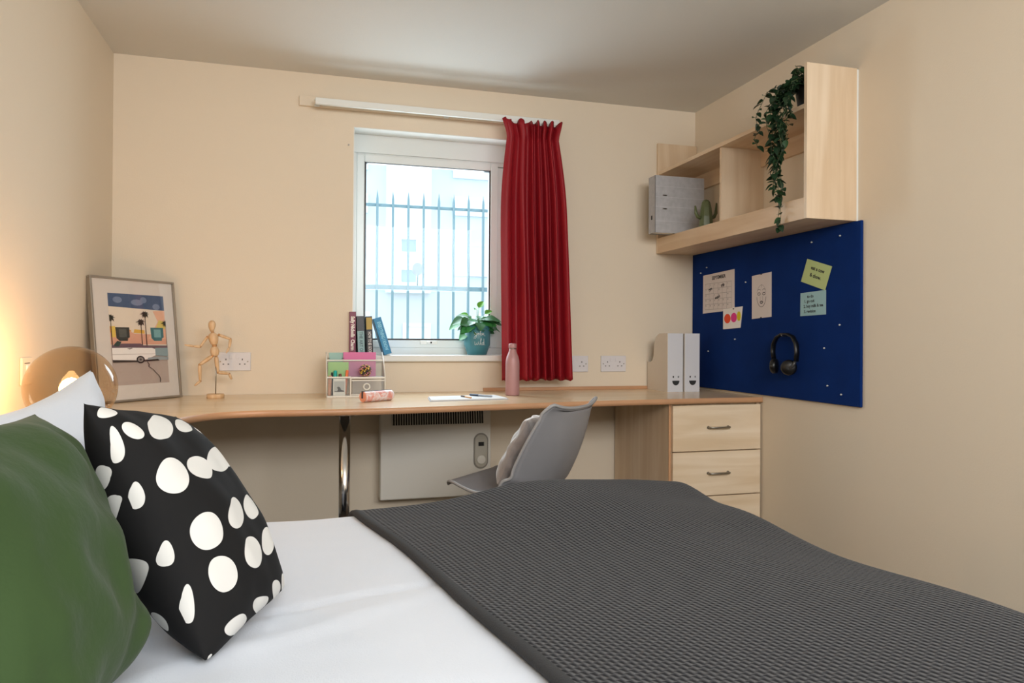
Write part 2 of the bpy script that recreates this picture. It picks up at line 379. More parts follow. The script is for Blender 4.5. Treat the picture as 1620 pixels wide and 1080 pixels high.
# drawer unit
du = thing('drawer_unit', 'maple three-drawer pedestal under the right end of the desk', 'drawers', (1.84, 3.3, 0))
x0, x1, yf = 1.597, XR-.004, 2.985
part('carcass', MB().box((x0, yf+.002, .02), (x0+.018, YB-.01, .72)).box((x1-.016, yf+.002, .02), (x1, YB-.01, .72)).box((x0+.018, yf+.012, .70), (x1-.016, YB-.01, .72)).box((x0+.018, yf+.012, .02), (x1-.016, YB-.01, .05)).box((x0+.018, YB-.02, .05), (x1-.016, YB-.01, .70)), M_maple_z, du, bev=.001, world=True)
part('side_edging', MB().box((x0-.001, yf-.001, .02), (x0+.010, yf+.002, .72)), M_edge, du, world=True)
zs = [(.501, .712), (.293, .496), (.060, .288)]
for za, zb in zs:
    d = part('drawer', MB().box((x0+.012, yf-.017, za), (x1-.006, yf+.002, zb)), M_maple_x, du, bev=.0015, world=True)
    mb = MB(); cx = (x0+x1)/2+.005; zc = (za+zb)/2+.003
    mb.tube([(cx-.052, yf-.016, zc), (cx-.052, yf-.036, zc), (cx-.046, yf-.041, zc), (cx+.046, yf-.041, zc), (cx+.052, yf-.036, zc), (cx+.052, yf-.016, zc)], .0048, 10)
    mb.ell((cx-.052, yf-.020, zc), .007, .005, .007)
    mb.ell((cx+.052, yf-.020, zc), .007, .005, .007)
    part('handle', mb, M_nickel, d, world=True, label='brushed metal bow handle')
part('drawer_box', MB().box((x0+.03, yf+.006, .07), (x1-.03, YB-.05, .69)), M_maple_y, du, world=True)

# ------------------------------------------------------------------ wall shelf
sh = thing('wall_shelf', 'maple wall shelf unit with tall end panels above the blue board', 'shelf', (1.96, 3.0, 1.488))
XS = 1.841
part('end_panel', MB().box((XS, 2.352, 1.488), (XR-.008, 2.370, 2.090)), M_maple_z, sh, bev=.001, world=True)
part('end_panel', MB().box((XS, 3.580, 1.488), (XR-.002, 3.598, 2.095)), M_maple_z, sh, bev=.001, world=True)
part('sealant_strip', MB().box((XR-.008, 2.353, 1.488), (XR, 2.362, 2.086)), M_white, sh, world=True, label='white sealant strip')
part('top_board', MB().box((XS+.002, 2.370, 1.918), (XR, 3.580, 1.936)), M_maple_y, sh, bev=.001, world=True)
part('shelf_board', MB().box((XS+.018, 2.370, 1.552), (XR-.02, 3.580, 1.570)), M_maple_y, sh, world=True)
part('bottom_board', MB().box((XS+.018, 2.370, 1.488), (XR, 3.580, 1.506)), M_maple_y, sh, world=True)
part('front_rail', MB().box((XS, 2.370, 1.488), (XS+.018, 3.580, 1.571)), M_maple_y, sh, bev=.001, world=True)
part('divider', MB().box((XS+.012, 2.965, 1.571), (XR, 2.983, 1.918)), M_maple_z, sh, bev=.001, world=True)
part('back_rail', MB().box((XR-.018, 2.370, 1.838), (XR, 2.965, 1.918)), M_maple_y, sh, world=True)
part('back_rail', MB().box((XR-.018, 2.983, 1.838), (XR, 3.580, 1.918)), M_maple_y, sh, world=True)
part('lower_back_rail', MB().box((XR-.018, 2.370, 1.571), (XR, 2.965, 1.600)), M_maple_y, sh, world=True)

# ------------------------------------------------------------------ pinboard
pb = thing('pinboard', 'large royal blue fabric pinboard on the right wall', 'pinboard', (XR, 2.96, .756))
part('board', MB().box((XR-.014, 2.322, .757), (XR-.001, 3.597, 1.487)), mat('blue_felt', '062B6A', .9, spec=.15, bump=(500, .0006), vary=(8, .12)), pb, bev=.003, world=True)
XB = XR-.014
def onboard(y, z, mb, off=.0):   # local (x right as seen, y up, z out) -> on the board; seen from the room, right = -y
    m = Matrix(((0, 0, -1, XB-off), (-1, 0, 0, y), (0, 1, 0, z), (0, 0, 0, 1)))
    return mb.xf(m)
M_pin = mat('pale_pin', 'CFCFC8', .3)
for (px, y, z) in [(0, 2.43, 1.44), (0, 2.60, 1.435), (0, 3.50, 1.38), (0, 3.44, 1.405), (0, 3.08, 1.30), (0, 3.42, .955), (0, 3.17, 1.02), (0, 2.87, .90), (0, 2.50, .83), (0, 2.52, .985), (0, 2.43, 1.08), (0, 2.42, .80)]:
    part('pin', onboard(y, z, MB().lathe([(.0012, 0), (.0012, .003), (.0035, .004), (.0035, .007), (.002, .009)], 10)), M_pin, pb, world=True)

M_paper = mat('white_paper', 'D9CFCB', .85); M_ink = mat('ink', '2B2B2E', .8); M_inkg = mat('grey_ink', '8C8684', .8)
def stroke(mb, pts, r, z):      # a flat ribbon line
    for a, b_ in zip(pts[:-1], pts[1:]):
        a = Vector(a); c = Vector(b_); d = (c-a)
        if d.length < 1e-6: continue
        n = Vector((-d.y, d.x)).normalized()*r; e = d.normalized()*r*.5
        mb.add([(a.x+n.x-e.x, a.y+n.y-e.y, z), (a.x-n.x-e.x, a.y-n.y-e.y, z), (c.x-n.x+e.x, c.y-n.y+e.y, z), (c.x+n.x+e.x, c.y+n.y+e.y, z)], [(0, 1, 2, 3)])
    return mb
def sheet(poly, curl=.004):   # thin paper with a slightly lifted foot; poly local ccw
    mb = MB(); mb.prism(poly, .0006, .0014); return mb
def text_at(s, size, x, y, rz=0, z=.0018, bold=0):
    return text_mb(s, size, .0001, bold).xf(rot_m(0, 0, rz, (x, y, z)))
# calendar
y, z = 3.333, 1.266
t = thing('calendar_sheet', 'white printed calendar page, leftmost sheet on the blue pinboard', 'paper', (XB, y, z))
part('page', onboard(y, z, sheet([(-.150, -.108), (.152, -.098), (.150, .108), (-.148, .098)])), M_paper, t, world=True)
g = MB()
for k in range(7): stroke(g, [(-.128+k*.042, -.088), (-.128+k*.042, .050)], .0007, .0016)
for k in range(6): stroke(g, [(-.128, -.088+k*.0276), (.124, -.088+k*.0276)], .0007, .0016)
part('grid', onboard(y, z, g), M_inkg, t, world=True)
g = text_at('SEPTEMBER', .026, .005, .078, .03, bold=.0006)
for i in range(5):
    for j in range(6):
        if (i, j) not in ((1, 2), (2, 4), (1, 4), (2, 1)): tt = text_at(str(i*6+j+1), .010, -.118+j*.042, .042-i*.0276); g.add(tt.v, tt.f)
for (a, c, s) in ((-.075, .020, 'gym'), (.045, .035, 'trip'), (-.005, -.025, 'exam')):
    tt = text_at(s, .022, a, c, .2, bold=.0008); g.add(tt.v, tt.f)
part('printing', onboard(y, z, g), M_ink, t, world=True, kind='stuff')
# face drawing
y, z = 2.957, 1.226
t = thing('face_drawing', 'tall narrow white sheet with a drawn face on the pinboard', 'paper', (XB, y, z))
part('page', onboard(y, z, sheet([(-.076, -.108), (.077, -.101), (.076, .108), (-.077, .100)])), M_paper, t, world=True)
g = MB(); f = lambda cx, cy, rx, ry, a0, a1: [(cx+rx*math.cos(a0+(a1-a0)*k/14), cy+ry*math.sin(a0+(a1-a0)*k/14)) for k in range(15)]
stroke(g, f(0, 0, .036, .052, PI*1.03, PI*1.97), .0012, .0016); stroke(g, f(0, .0, .036, .052, PI*.1, PI*.9), .0005, .0016)
for s_ in (-1, 1):
    stroke(g, f(s_*.019, .010, .011, .006, 0, 2*PI), .0014, .0016); stroke(g, f(s_*.019, .024, .012, .008, .3, PI-.3), .001, .0016)
    stroke(g, f(s_*.006, -.012, .004, .016, PI/2-s_*.9, PI/2-s_*2.2), .0005, .0016)
stroke(g, f(0, -.030, .010, .005, 0, 2*PI), .002, .0016); stroke(g, [(0, .040), (0, .055)], .0006, .0016)
part('drawing', onboard(y, z, g), M_ink, t, world=True)
part('pin', onboard(y, z+.103, MB().lathe([(.003, .001), (.003, .005), (.002, .007)], 10)), M_dark, t, world=True)
part('pin', onboard(y, z-.103, MB().lathe([(.003, .001), (.003, .005), (.002, .007)], 10)), M_dark, t, world=True)
# card with three dots
y, z = 3.198, 1.127
t = thing('dotted_card', 'small white card with orange, pink and yellow discs on the pinboard', 'card', (XB, y, z))
mb = sheet([(-.084, -.056), (.072, -.050), (.090, .056), (-.084, .048)]); mb.xf(Matrix.Translation((0, 0, .0012)))
part('card', onboard(y, z, mb), mat('bright_card', 'EAE6E2', .8), t, world=True)
for cx, cy, r, c, nm in ((-.044, -.002, .029, 'E8502A', 'orange'), (.014, .002, .026, 'E03A8A', 'magenta'), (.058, .008, .017, 'D6C61A', 'yellow')):
    part('disc', onboard(y, z, MB().prism(circ(cx, cy, r, 28, .024), .0026, .0032)), mat(nm+'_print', c, .8), t, world=True, label=nm+' disc')
part('pin', onboard(y-.012, z+.046, MB().lathe([(.003, .002), (.003, .006), (.002, .008)], 10)), M_dark, t, world=True)
# sticky notes
y, z = 2.575, 1.297
t = thing('green_note', 'tilted light green sticky note on the right of the pinboard', 'sticky note', (XB, y, z))
q = [(-.097, -.024), (.055, -.072), (.096, .024), (-.056, .071)]
mb = sheet(q); mb.xf(Matrix.Translation((0, 0, .001)))
part('note', onboard(y, z, mb), mat('green_note_paper', 'B9C98A', .85), t, world=True)
g = text_at('eat a cow', .022, .010, .018, -.32, .0028, .0006); tt = text_at('& chow.', .022, -.004, -.010, -.32, .0028, .0006); g.add(tt.v, tt.f)
part('writing', onboard(y, z, g), M_ink, t, world=True)
y, z = 2.597, 1.175
t = thing('blue_note', 'pale blue sticky note with a written list on the pinboard', 'sticky note', (XB, y, z))
part('note', onboard(y, z, sheet([(-.080, -.053), (.082, -.050), (.082, .052), (-.079, .047)])), mat('blue_note_paper', '9CC0C4', .85), t, world=True)
g = MB()
for s_, a, c, sz in (('to do', -.015, .030, .018), ('1. go out', -.022, .010, .018), ('2. buy milk & tea', .004, -.011, .018), ('3. revision', -.018, -.034, .018)):
    tt = text_at(s_, sz, a, c, .03, .0016, .0005); g.add(tt.v, tt.f)
part('writing', onboard(y, z, g), M_ink, t, world=True)

# headphones
y, z = 2.748, .955
t = thing('headphones', 'black folding headphones hanging from a pin on the blue pinboard', 'headphones', (XB, y, z))
path = [(-.074, -.030), (-.083, .01), (-.078, .045), (-.055, .075), (-.02, .088), (.02, .088), (.055, .078), (.080, .045), (.085, .01), (.080, -.030)]
mb = MB().tube([(a, c, .028) for a, c in path], .0065, 10); mb.v = [Vector((v.x, v.y, .028+(v.z-.028)*1.9)) for v in mb.v]
part('headband', onboard(y, z, mb), M_black, t, world=True)
for s_, yy in ((-1, -.055), (1, -.058)):
    e = MB().lathe([(.010, -.016), (.030, -.014), (.034, -.004), (.034, .006), (.026, .014), (.008, .016)], 24)
    e.xf(rot_m(0, PI/2*.55*s_, 0, (s_*.052, yy, .044)))
    part('ear_cup', onboard(y, z, e), M_black, t, world=True)
    e = MB().tube([(s_*.080, -.025, .030), (s_*.078, -.045, .040), (s_*.058, -.066, .050)], [.006, .008, .006], 8)
    part('yoke', onboard(y, z, e), mat('dark_grey_plastic', '3A3A3A', .3), t, world=True)
part('hook', onboard(y, z+.083, MB().tube([(0, 0, 0), (0, -.004, .02), (0, -.004, .042), (0, .004, .046)], .002, 8)), M_nickel, t, world=True)

# ------------------------------------------------------------------ sockets and small wall fittings
def socket(x, z, label, rz=0, y=YB, switchless=True):
    t = thing('double_socket', label, 'socket', (x, y, z), rz, 'double wall sockets')
    f = part('face_plate', MB().box((-.073, -.009, -.043), (.073, 0, .043)), mat('socket_white', 'DCD9DC', .3), t, bev=.003)
    for s_ in (-1, 1):
        cx = s_*.036
        h = MB()
        for a, c, w_, h_ in ((0, .010, .004, .008), (-.011, -.012, .0065, .004), (.011, -.012, .0065, .004)):
            h.box((cx+a-w_/2, -.0096, c-h_/2), (cx+a+w_/2, -.0085, c+h_/2))
        part('socket_holes', h, M_dark, t)
        part('switch', MB().box((cx*.40-.007, -.0115, .012), (cx*.40+.007, -.009, .032)), mat('socket_white', 'DCD9DC', .3), t, bev=.001)
        part('screw', MB().box((s_*.060-.003, -.0098, -.003), (s_*.060+.003, -.009, .003)), M_nickel, t, bev=.001)
    return t
socket(-.335, .900, 'white double wall socket behind the wooden mannequin')
socket(1.588, .883, 'white double wall socket between the red curtain and the magazine files')
socket(1.368, .883, 'white double wall socket half hidden behind the red curtain edge')
t = thing('wall_switch', 'small cream wall fitting above the globe lamp on the left wall', 'switch', (XL, 2.58, .905), PI/2)
part('plate', MB().box((-.043, -.008, -.043), (.043, 0, .043)), M_wall, t, bev=.003)
part('rocker', MB().box((-.012, -.012, -.005), (.012, -.008, .02)), M_white, t, bev=.001)
part('slot', MB().box((-.025, -.0085, .024), (.020, -.0078, .0265)), M_dark, t)
part('nail', MB().tube([(.181, YB-.001, 1.958), (.181, YB-.006, 1.958)], .004, 8), M_nickel, bpy.data.objects['wall_back'], world=True)

# ------------------------------------------------------------------ panel heater
ht = thing('panel_heater', 'white wall-mounted electric panel heater under the desk', 'heater', (.61, 3.55, .23))
M_heat = mat('heater_white', 'E2DFD6', .5)
pr = [(3.595, .232), (3.500, .232), (3.500, .585), (3.512, .660), (3.595, .668)]
mb = MB(); mb.prism([(p[1], p[0]) for p in pr], .336, .884); mb.v = [Vector((v.z, v.y, v.x)) for v in mb.v]
part('casing', mb, M_heat, ht, bev=.006, world=True)
def slant(z): return 3.500+(z-.585)*.16
g = MB().add([(.39, slant(.592)-.001, .592), (.845, slant(.592)-.001, .592), (.845, slant(.655)-.001, .655), (.39, slant(.655)-.001, .655)], [(0, 1, 2, 3)])
part('grille_recess', g, M_dark, ht, world=True)
for k in range(38):
    x = .392+k*.0122
    g = MB().add([(x, slant(.592)-.0015, .592), (x+.0028, slant(.592)-.0015, .592), (x+.0028, slant(.655)-.0015, .655), (x, slant(.655)-.0015, .655), (x, slant(.592)-.006, .592), (x+.0028, slant(.592)-.006, .592), (x+.0028, slant(.655)-.006, .655), (x, slant(.655)-.006, .655)], [(4, 5, 6, 7), (0, 4, 7, 3), (1, 2, 6, 5), (3, 7, 6, 2), (0, 1, 5, 4)])
    part('grille_bar', g, M_heat, ht, world=True)
def stad(cx, cz, r, hh, n=12): return [(cx+r*math.cos(a), cz+hh+r*math.sin(a)) for a in [PI*k/n for k in range(n+1)]]+[(cx+r*math.cos(a), cz-hh+r*math.sin(a)) for a in [PI+PI*k/n for k in range(n+1)]]
def onfront(poly, y0, y1):
    mb = MB().prism(poly, 0, y0-y1); mb.v = [Vector((v.x, y0-v.z, v.y)) for v in mb.v]; return mb
part('control_rim', onfront(stad(.832, .455, .037, .052), 3.500, 3.495), mat('heater_grey', '8F8A80', .5), ht, bev=.001, world=True)
cpn = part('control_panel', onfront(stad(.832, .455, .031, .050), 3.500, 3.493), mat('heater_panel', 'B8B3A6', .4), ht, bev=.001, world=True)
part('display', MB().box((.818, 3.4915, .480), (.846, 3.494, .500)), M_black, ht, world=True)
part('dial', onfront(circ(.832, .412, .022, 24), 3.494, 3.486), M_heat, ht, bev=.002, world=True)

# ------------------------------------------------------------------ bed
bed = thing('bed', 'double bed with upholstered divan base and white mattress along the near side', 'bed', (.15, 1.2, 0))
M_divan = mat('grey_divan_fabric', '5A5C60', .9, bump=(300, .001)); M_matt = mat('mattress_ticking', 'DADADA', .9, bump=(150, .001))
part('base', MB().box((-.83, .56, .05), (1.06, 1.90, .30)), M_divan, bed, bev=.02, world=True)
part('mattress', MB().box((-.83, .54, .301), (1.07, 1.91, .500)), M_matt, bed, bev=.04, world=True, seg=4)
part('headboard', MB().box((-.853, .54, .05), (-.831, 1.93, .80)), M_divan, bed, bev=.01, world=True)
for x in (-.75, .98):
    for yy in (.64, 1.82): part('leg', MB().lathe([(.025, 0), (.03, .05)], 16, (x, yy, 0)), M_black, bed, world=True)

XF, YF, YNB, RR = 1.150, 2.02, .44, .085
def sst(a, b_, x): t = min(1, max(0, (x-a)/(b_-a))); return t*t*(3-2*t)   # also falls when a > b_
def fold(s, E, r):
    if s <= E-r: return s, 0
    t = (s-(E-r))/r
    if t <= PI/2: return E-r+r*math.sin(t), r*(1-math.cos(t))
    return E, r+(s-(E-r)-r*PI/2)
def topz(x, y):
    z = .545 + .026*sst(.35, 1.0, x)*(.35+.65*sst(1.1, 2.0, y)) + .018*math.exp(-((x-1.0)**2/.05+(y-1.86)**2/.10))
    z += .008*noise.noise(Vector((x*2.3, y*2.3, 0))) + .046*math.exp(-((x-.60)/(.20 if x < .60 else .24))**2)*sst(1.4, 1.95, y) - (.022*math.exp(-((y-1.78)/.13)**2) + .014*math.exp(-((y-1.50)/.26)**2))*sst(.75, 1.05, x) + .022*sst(1.35, .8, y)*sst(.6, 1.1, x)
    z += .004*sst(.9, 1.05, x)*math.sin(y*9)
    return z
def cloth(s, t, off, drop_noise=.012):
    x, dx = fold(s, XF+off, RR+off); 
    tt = t; y, dy = fold(tt, YF+off, RR+off)
    if t < YNB+RR: y2, dy2 = fold(-t, -YNB+off, RR); y = -y2; dy = dy2
    drop = min(dx+dy, .33) if (dx > 0 and dy > 0) else dx+dy
    z = topz(min(x, XF), min(y, YF))+off-drop
    if dx > RR: x += drop_noise*math.sin(t*14)*(min(1, (dx-RR)*6))
    if dy > RR: y += drop_noise*math.sin(s*13)*(min(1, (dy-RR)*6))
    return Vector((x, y, z))
def cloth_mb(f_s0, s1, t0, t1, ns, nt, off, wr=None):
    mb = MB(); vs = []; uv = []
    for j in range(nt+1):
        t = t0+(t1-t0)*j/nt; s0 = f_s0(t)
        for i in range(ns+1):
            s = s0+(s1-s0)*i/ns; p = cloth(s, t, off)
            if wr: p.z += wr(s, t)
            vs.append(p); uv.append((s-(.126+(1.93-t)*.205)+1, t))
    fs = [(j*(ns+1)+i, j*(ns+1)+i+1, (j+1)*(ns+1)+i+1, (j+1)*(ns+1)+i) for j in range(nt) for i in range(ns)]
    mb.add(vs, fs, 0, True); mb.uvs = uv; return mb
def set_uv(o, uvs):
    l = o.data.uv_layers.new(name='metres')
    for lp in o.data.loops: l.data[lp.index].uv = uvs[lp.vertex_index]
def wr_duvet(s, t):
    z = .005*noise.noise(Vector((s*5, t*3, 5)))+.003*abs(noise.noise(Vector((s*3+t*6, t*11, 2))))
    z -= .007*math.exp(-((t-1.30-.25*(s+.05))/.012)**2)*sst(-.2, -.05, s)*(1-sst(.15, .3, s))
    z += .006*math.exp(-((t-1.15-.5*(s+.1))/.03)**2)*(1-sst(.1, .3, s))
    return z
M_duvet = mat('white_cotton', 'D0D7E2', .85, bump=(350, .0006), sheen=.2)
o = part('duvet', cloth_mb(lambda t: -.79, XF+.24, YNB-.30, YF+.30, 150, 150, .0, wr_duvet), M_duvet)
sm = o.modifiers.new('solid', 'SOLIDIFY'); sm.thickness = .02; sm.offset = -1
origin(o, (.15, 1.2, .5)); tag(o, 'smooth white cotton duvet spread over the bed', 'duvet')

def waffle_mat(name, c1, c2, pitch):
    m = bpy.data.materials.new(name); m.use_nodes = True; nt = m.node_tree; b = nt.nodes['Principled BSDF']; b.inputs['Roughness'].default_value = .95
    b.inputs['Specular IOR Level'].default_value = .15; b.inputs['Sheen Weight'].default_value = .12
    uv = nt.nodes.new('ShaderNodeUVMap'); uv.uv_map = 'metres'; sp = nt.nodes.new('ShaderNodeSeparateXYZ'); nt.links.new(uv.outputs[0], sp.inputs[0])
    def mth(op, a, b_=None, c=None):
        n = nt.nodes.new('ShaderNodeMath'); n.operation = op
        for i, v in enumerate((a, b_, c)):
            if v is None: continue
            if isinstance(v, (int, float)): n.inputs[i].default_value = v
            else: nt.links.new(v, n.inputs[i])
        return n.outputs[0]
    row = mth('FLOOR', mth('DIVIDE', sp.outputs[0], pitch))
    sh_ = mth('MULTIPLY', mth('MODULO', mth('ABSOLUTE', row), 2.0), .5)
    u = mth('SINE', mth('MULTIPLY', sp.outputs[0], 2*PI/pitch)); u = mth('ABSOLUTE', mth('SINE', mth('MULTIPLY', sp.outputs[0], PI/pitch)))
    v = mth('ABSOLUTE', mth('SINE', mth('MULTIPLY', mth('ADD', mth('DIVIDE', sp.outputs[1], pitch*1.25), sh_), PI)))
    # pits where both are high; their shade is also darkened into the colour
    pit = mth('MULTIPLY', mth('POWER', u, 2.2), mth('POWER', v, .8))
    cr = nt.nodes.new('ShaderNodeMixRGB'); cr.inputs[1].default_value = lin(c1); cr.inputs[2].default_value = lin(c2); nt.links.new(pit, cr.inputs[0])
    nz = nt.nodes.new('ShaderNodeTexNoise'); nz.inputs['Scale'].default_value = 900
    hh = mth('ADD', mth('MULTIPLY', pit, -1.0), mth('MULTIPLY', nz.outputs[0], .25))
    bp = nt.nodes.new('ShaderNodeBump'); bp.inputs['Distance'].default_value = .0035; bp.inputs['Strength'].default_value = 1.0
    nt.links.new(hh, bp.inputs['Height']); nt.links.new(bp.outputs[0], b.inputs['Normal']); nt.links.new(cr.outputs[0], b.inputs['Base Color'])
    return m
def edge_s(t): return .126+(1.93-t)*.205-.03*max(0, (1.93-t)-.6)+.004*math.sin(t*9)
tb = thing('throw_blanket', 'charcoal grey waffle-knit throw spread over the foot of the bed', 'blanket', (.7, 1.2, .56))
mb = cloth_mb(edge_s, XF+.26, YNB-.32, YF+.32, 170, 190, .016)
o = part('knit', mb, waffle_mat('charcoal_waffle_knit', '2F3034', '191A1C', .0108), tb, world=True); set_uv(o, mb.uvs)
sm = o.modifiers.new('solid', 'SOLIDIFY'); sm.thickness = .011; sm.offset = -1
vs = []; ns = 190
for j in range(ns+1):
    t = YNB-.32+(YF-YNB+.64)*j/ns; s0 = edge_s(t)
    for ds, oo in ((-.001, .003), (-.004, .010), (0, .0175), (.009, .0185), (.017, .0165)):
        vs.append(cloth(s0+ds, t, oo)+Vector((0, 0, 0)))
hm = MB().add(vs, [(j*5+k, j*5+k+1, (j+1)*5+k+1, (j+1)*5+k) for j in range(ns) for k in range(4)], 0, True)
part('hem', hm, mat('charcoal_hem', '2E2F31', .9, bump=(300, .001)), tb, world=True, label='plain flat hem')

# ------------------------------------------------------------------ cushions and pillows
def pillow_mb(BL, BR, TR, TL, T, n=56, pull=.09, seed=0, wr=.006, ear=.0, pw=.42, uvscale=1, sag=0, back=1.0):
    BL, BR, TR, TL = map(Vector, (BL, BR, TR, TL)); c = (BL+BR+TR+TL)/4
    nrm = ((BR-BL).cross(TL-BL)).normalized(); wv = (TR-TL+BR-BL).length/2; hv = (TL-BL+TR-BR).length/2
    U = (BR-BL+TR-TL).normalized(); V = (TL-BL+TR-BR).normalized()
    vs = []; uvs = []; fs = []
    def P(u, v, side):
        # edges pulled in between the corners
        rc = 1-(.045 if v < 0 else .01)*(abs(u)*abs(v))**5; uu = u*rc*(1-pull*(1-v*v)*abs(u)**2); vv = v*rc*(1-pull*(1-u*u)*abs(v)**2)
        a = (uu+1)/2; b_ = (vv+1)/2
        p = (BL*(1-a)+BR*a)*(1-b_)+(TL*(1-a)+TR*a)*b_
        th = T*((1-abs(u)**2.6)*(1-abs(v)**2.6))**pw
        k = th/T
        w_ = wr*noise.noise(Vector((u*1.8+seed, v*1.8, side*3)))*1.4
        d = (abs(u)+abs(v)-1); 
        crease = .35*wr*math.sin(u*5+v*4+seed)*(1-k)
        w2 = wr*1.1*noise.noise(Vector((u*3.2+v*1.2+seed, v*2.6-u*1.0, 9+side)))*(1-.4*k)
        p = p+nrm*side*(th*(1 if side > 0 else back)+(w_+w2)*min(1, k*1.5))+nrm*crease
        if sag: p += Vector((0, 0, -sag*sst(.2, 1, v)*(1-u*u)))
        return p
    N = n+1
    for side in (1, -1):
        for j in range(N):
            for i in range(N):
                u = -1+2*i/n; v = -1+2*j/n
                u2 = math.sin(u*PI/2)*.35+u*.65; v2 = math.sin(v*PI/2)*.35+v*.65
                vs.append(P(u2, v2, side)); uvs.append((u2*.5+.5+(0 if side > 0 else 2), v2*.5+.5))
    def idx(i, j, s): return i+j*N+(0 if s == 0 else N*N)
    for j in range(n):
        for i in range(n):
            fs.append((idx(i, j, 0), idx(i+1, j, 0), idx(i+1, j+1, 0), idx(i, j+1, 0)))
            fs.append((idx(i, j, 1), idx(i, j+1, 1), idx(i+1, j+1, 1), idx(i+1, j, 1)))
    mb = MB().add(vs, fs, 0, True); mb.uvs = uvs; return mb
def pillow(name, label, cat, m, *a, **k):
    mb = pillow_mb(*a, **k); o = part(name, mb, m); set_uv(o, mb.uvs)
    bm = bmesh.new(); bm.from_mesh(o.data); bmesh.ops.remove_doubles(bm, verts=bm.verts, dist=.0004); bm.to_mesh(o.data); bm.free()
    c = sum((Vector(v.co) for v in o.data.vertices), Vector())/len(o.data.vertices); lo = min(v.co.z for v in o.data.vertices)
    origin(o, (c.x, c.y, lo)); return tag(o, label, cat)

M_pil = mat('white_pillowcase', 'D2D9E4', .85, bump=(300, .0006), sheen=.2)
pillow('white_pillow', 'plump white bed pillow behind the polka-dot cushion, its corner pointing up', 'pillow', M_pil,
       (-.46, 1.10, .565), (-.44, 1.74, .565), (-.462, 1.80, .945), (-.56, 1.14, .905), .085, seed=2, wr=.012, sag=.035, pull=.05)
pillow('white_pillow', 'white bed pillow at the left edge of the photo, mostly behind the green cushion', 'pillow', M_pil,
       (-.50, .46, .565), (-.48, 1.06, .565), (-.47, 1.13, .935), (-.58, .50, .93), .080, seed=5, wr=.010, sag=.03, pull=.05)
M_green = mat('olive_green_cotton', '2B431A', .85, bump=(60, .0015), sheen=.05, vary=(6, .08))
pillow('green_cushion', 'olive green cotton cushion at the left end of the bed', 'cushion', M_green,
       (-.26, .74, .56), (-.235, 1.12, .565), (-.402, 1.27, .900), (-.40, .80, .93), .088, seed=9, wr=.017, pull=.08, pw=.55)

DOTS = []
def dots_mat():
    m = bpy.data.materials.new('black_white_dot_print'); m.use_nodes = True; nt = m.node_tree; b = nt.nodes['Principled BSDF']
    b.inputs['Roughness'].default_value = .85; b.inputs['Specular IOR Level'].default_value = .2
    uv = nt.nodes.new('ShaderNodeUVMap'); uv.uv_map = 'metres'
    nz = nt.nodes.new('ShaderNodeTexNoise'); nz.inputs['Scale'].default_value = 7; nz.inputs['Detail'].default_value = 0; nt.links.new(uv.outputs[0], nz.inputs['Vector'])
    sub = nt.nodes.new('ShaderNodeVectorMath'); sub.operation = 'MULTIPLY_ADD'; sub.inputs[1].default_value = (.018, .018, 0); nt.links.new(nz.outputs['Color'], sub.inputs[0]); nt.links.new(uv.outputs[0], sub.inputs[2])
    prev = None
    for (cu, cv, ru, rv, an) in DOTS:
        mp = nt.nodes.new('ShaderNodeMapping'); mp.vector_type = 'TEXTURE'; nt.links.new(sub.outputs[0], mp.inputs['Vector'])
        mp.inputs['Location'].default_value = (cu+.009, cv+.009, 0); mp.inputs['Rotation'].default_value = (0, 0, an); mp.inputs['Scale'].default_value = (ru*.9, rv*.93, 1)
        l = nt.nodes.new('ShaderNodeVectorMath'); l.operation = 'LENGTH'; nt.links.new(mp.outputs[0], l.inputs[0])
        if prev is None: prev = l.outputs['Value']
        else:
            mn = nt.nodes.new('ShaderNodeMath'); mn.operation = 'MINIMUM'; nt.links.new(prev, mn.inputs[0]); nt.links.new(l.outputs['Value'], mn.inputs[1]); prev = mn.outputs[0]
    lt = nt.nodes.new('ShaderNodeMath'); lt.operation = 'LESS_THAN'; lt.inputs[1].default_value = 1.0; nt.links.new(prev, lt.inputs[0])
    mx = nt.nodes.new('ShaderNodeMixRGB'); mx.inputs[1].default_value = lin('1A1A1B'); mx.inputs[2].default_value = lin('D9D9D6'); nt.links.new(lt.outputs[0], mx.inputs[0])
    nt.links.new(mx.outputs[0], b.inputs['Base Color'])
    return m
DOTS = [(0.164, 0.646, 0.105, 0.069, -2.88), (0.196, 0.412, 0.102, 0.071, -3.03), (0.187, 0.244, 0.098, 0.073, 2.95), (0.344, 0.868, 0.199, 0.053, -2.79), (0.108, 0.848, 0.046, 0.045, -2.64), (0.078, 0.948, 0.067, 0.026, -2.91), (0.379, 0.648, 0.117, 0.055, -3.13), (0.638, 0.67, 0.195, 0.059, -3.01), (0.743, 0.659, 0.078, 0.036, -2.98), (0.466, 0.424, 0.138, 0.058, -2.88), (0.715, 0.424, 0.127, 0.055, -2.98), (0.467, 0.25, 0.12, 0.067, -3.01), (0.718, 0.259, 0.142, 0.056, -2.94), (0.022, 0.821, 0.074, 0.019, 1.26), (0.011, 0.626, 0.053, 0.013, 1.43), (0.019, 0.403, 0.048, 0.018, 1.41), (0.017, 0.214, 0.07, 0.016, 1.39), (0.25, 0.039, 0.136, 0.032, 2.91), (0.505, 0.039, 0.135, 0.027, 2.87), (0.722, 0.041, 0.116, 0.032, 2.82), (0.896, 0.043, 0.095, 0.039, 2.86), (0.589, 0.87, 0.154, 0.038, -2.87), (0.76, 0.842, 0.067, 0.026, -2.93), (0.035, 0.002, 0.019, 0.012, 3.04), (2.029, 0.741, 0.044, 0.028, 1.67), (2.051, 0.62, 0.066, 0.034, 2.14), (2.091, 0.388, 0.093, 0.065, 2.85), (2.088, 0.196, 0.054, 0.044, -2.97)]
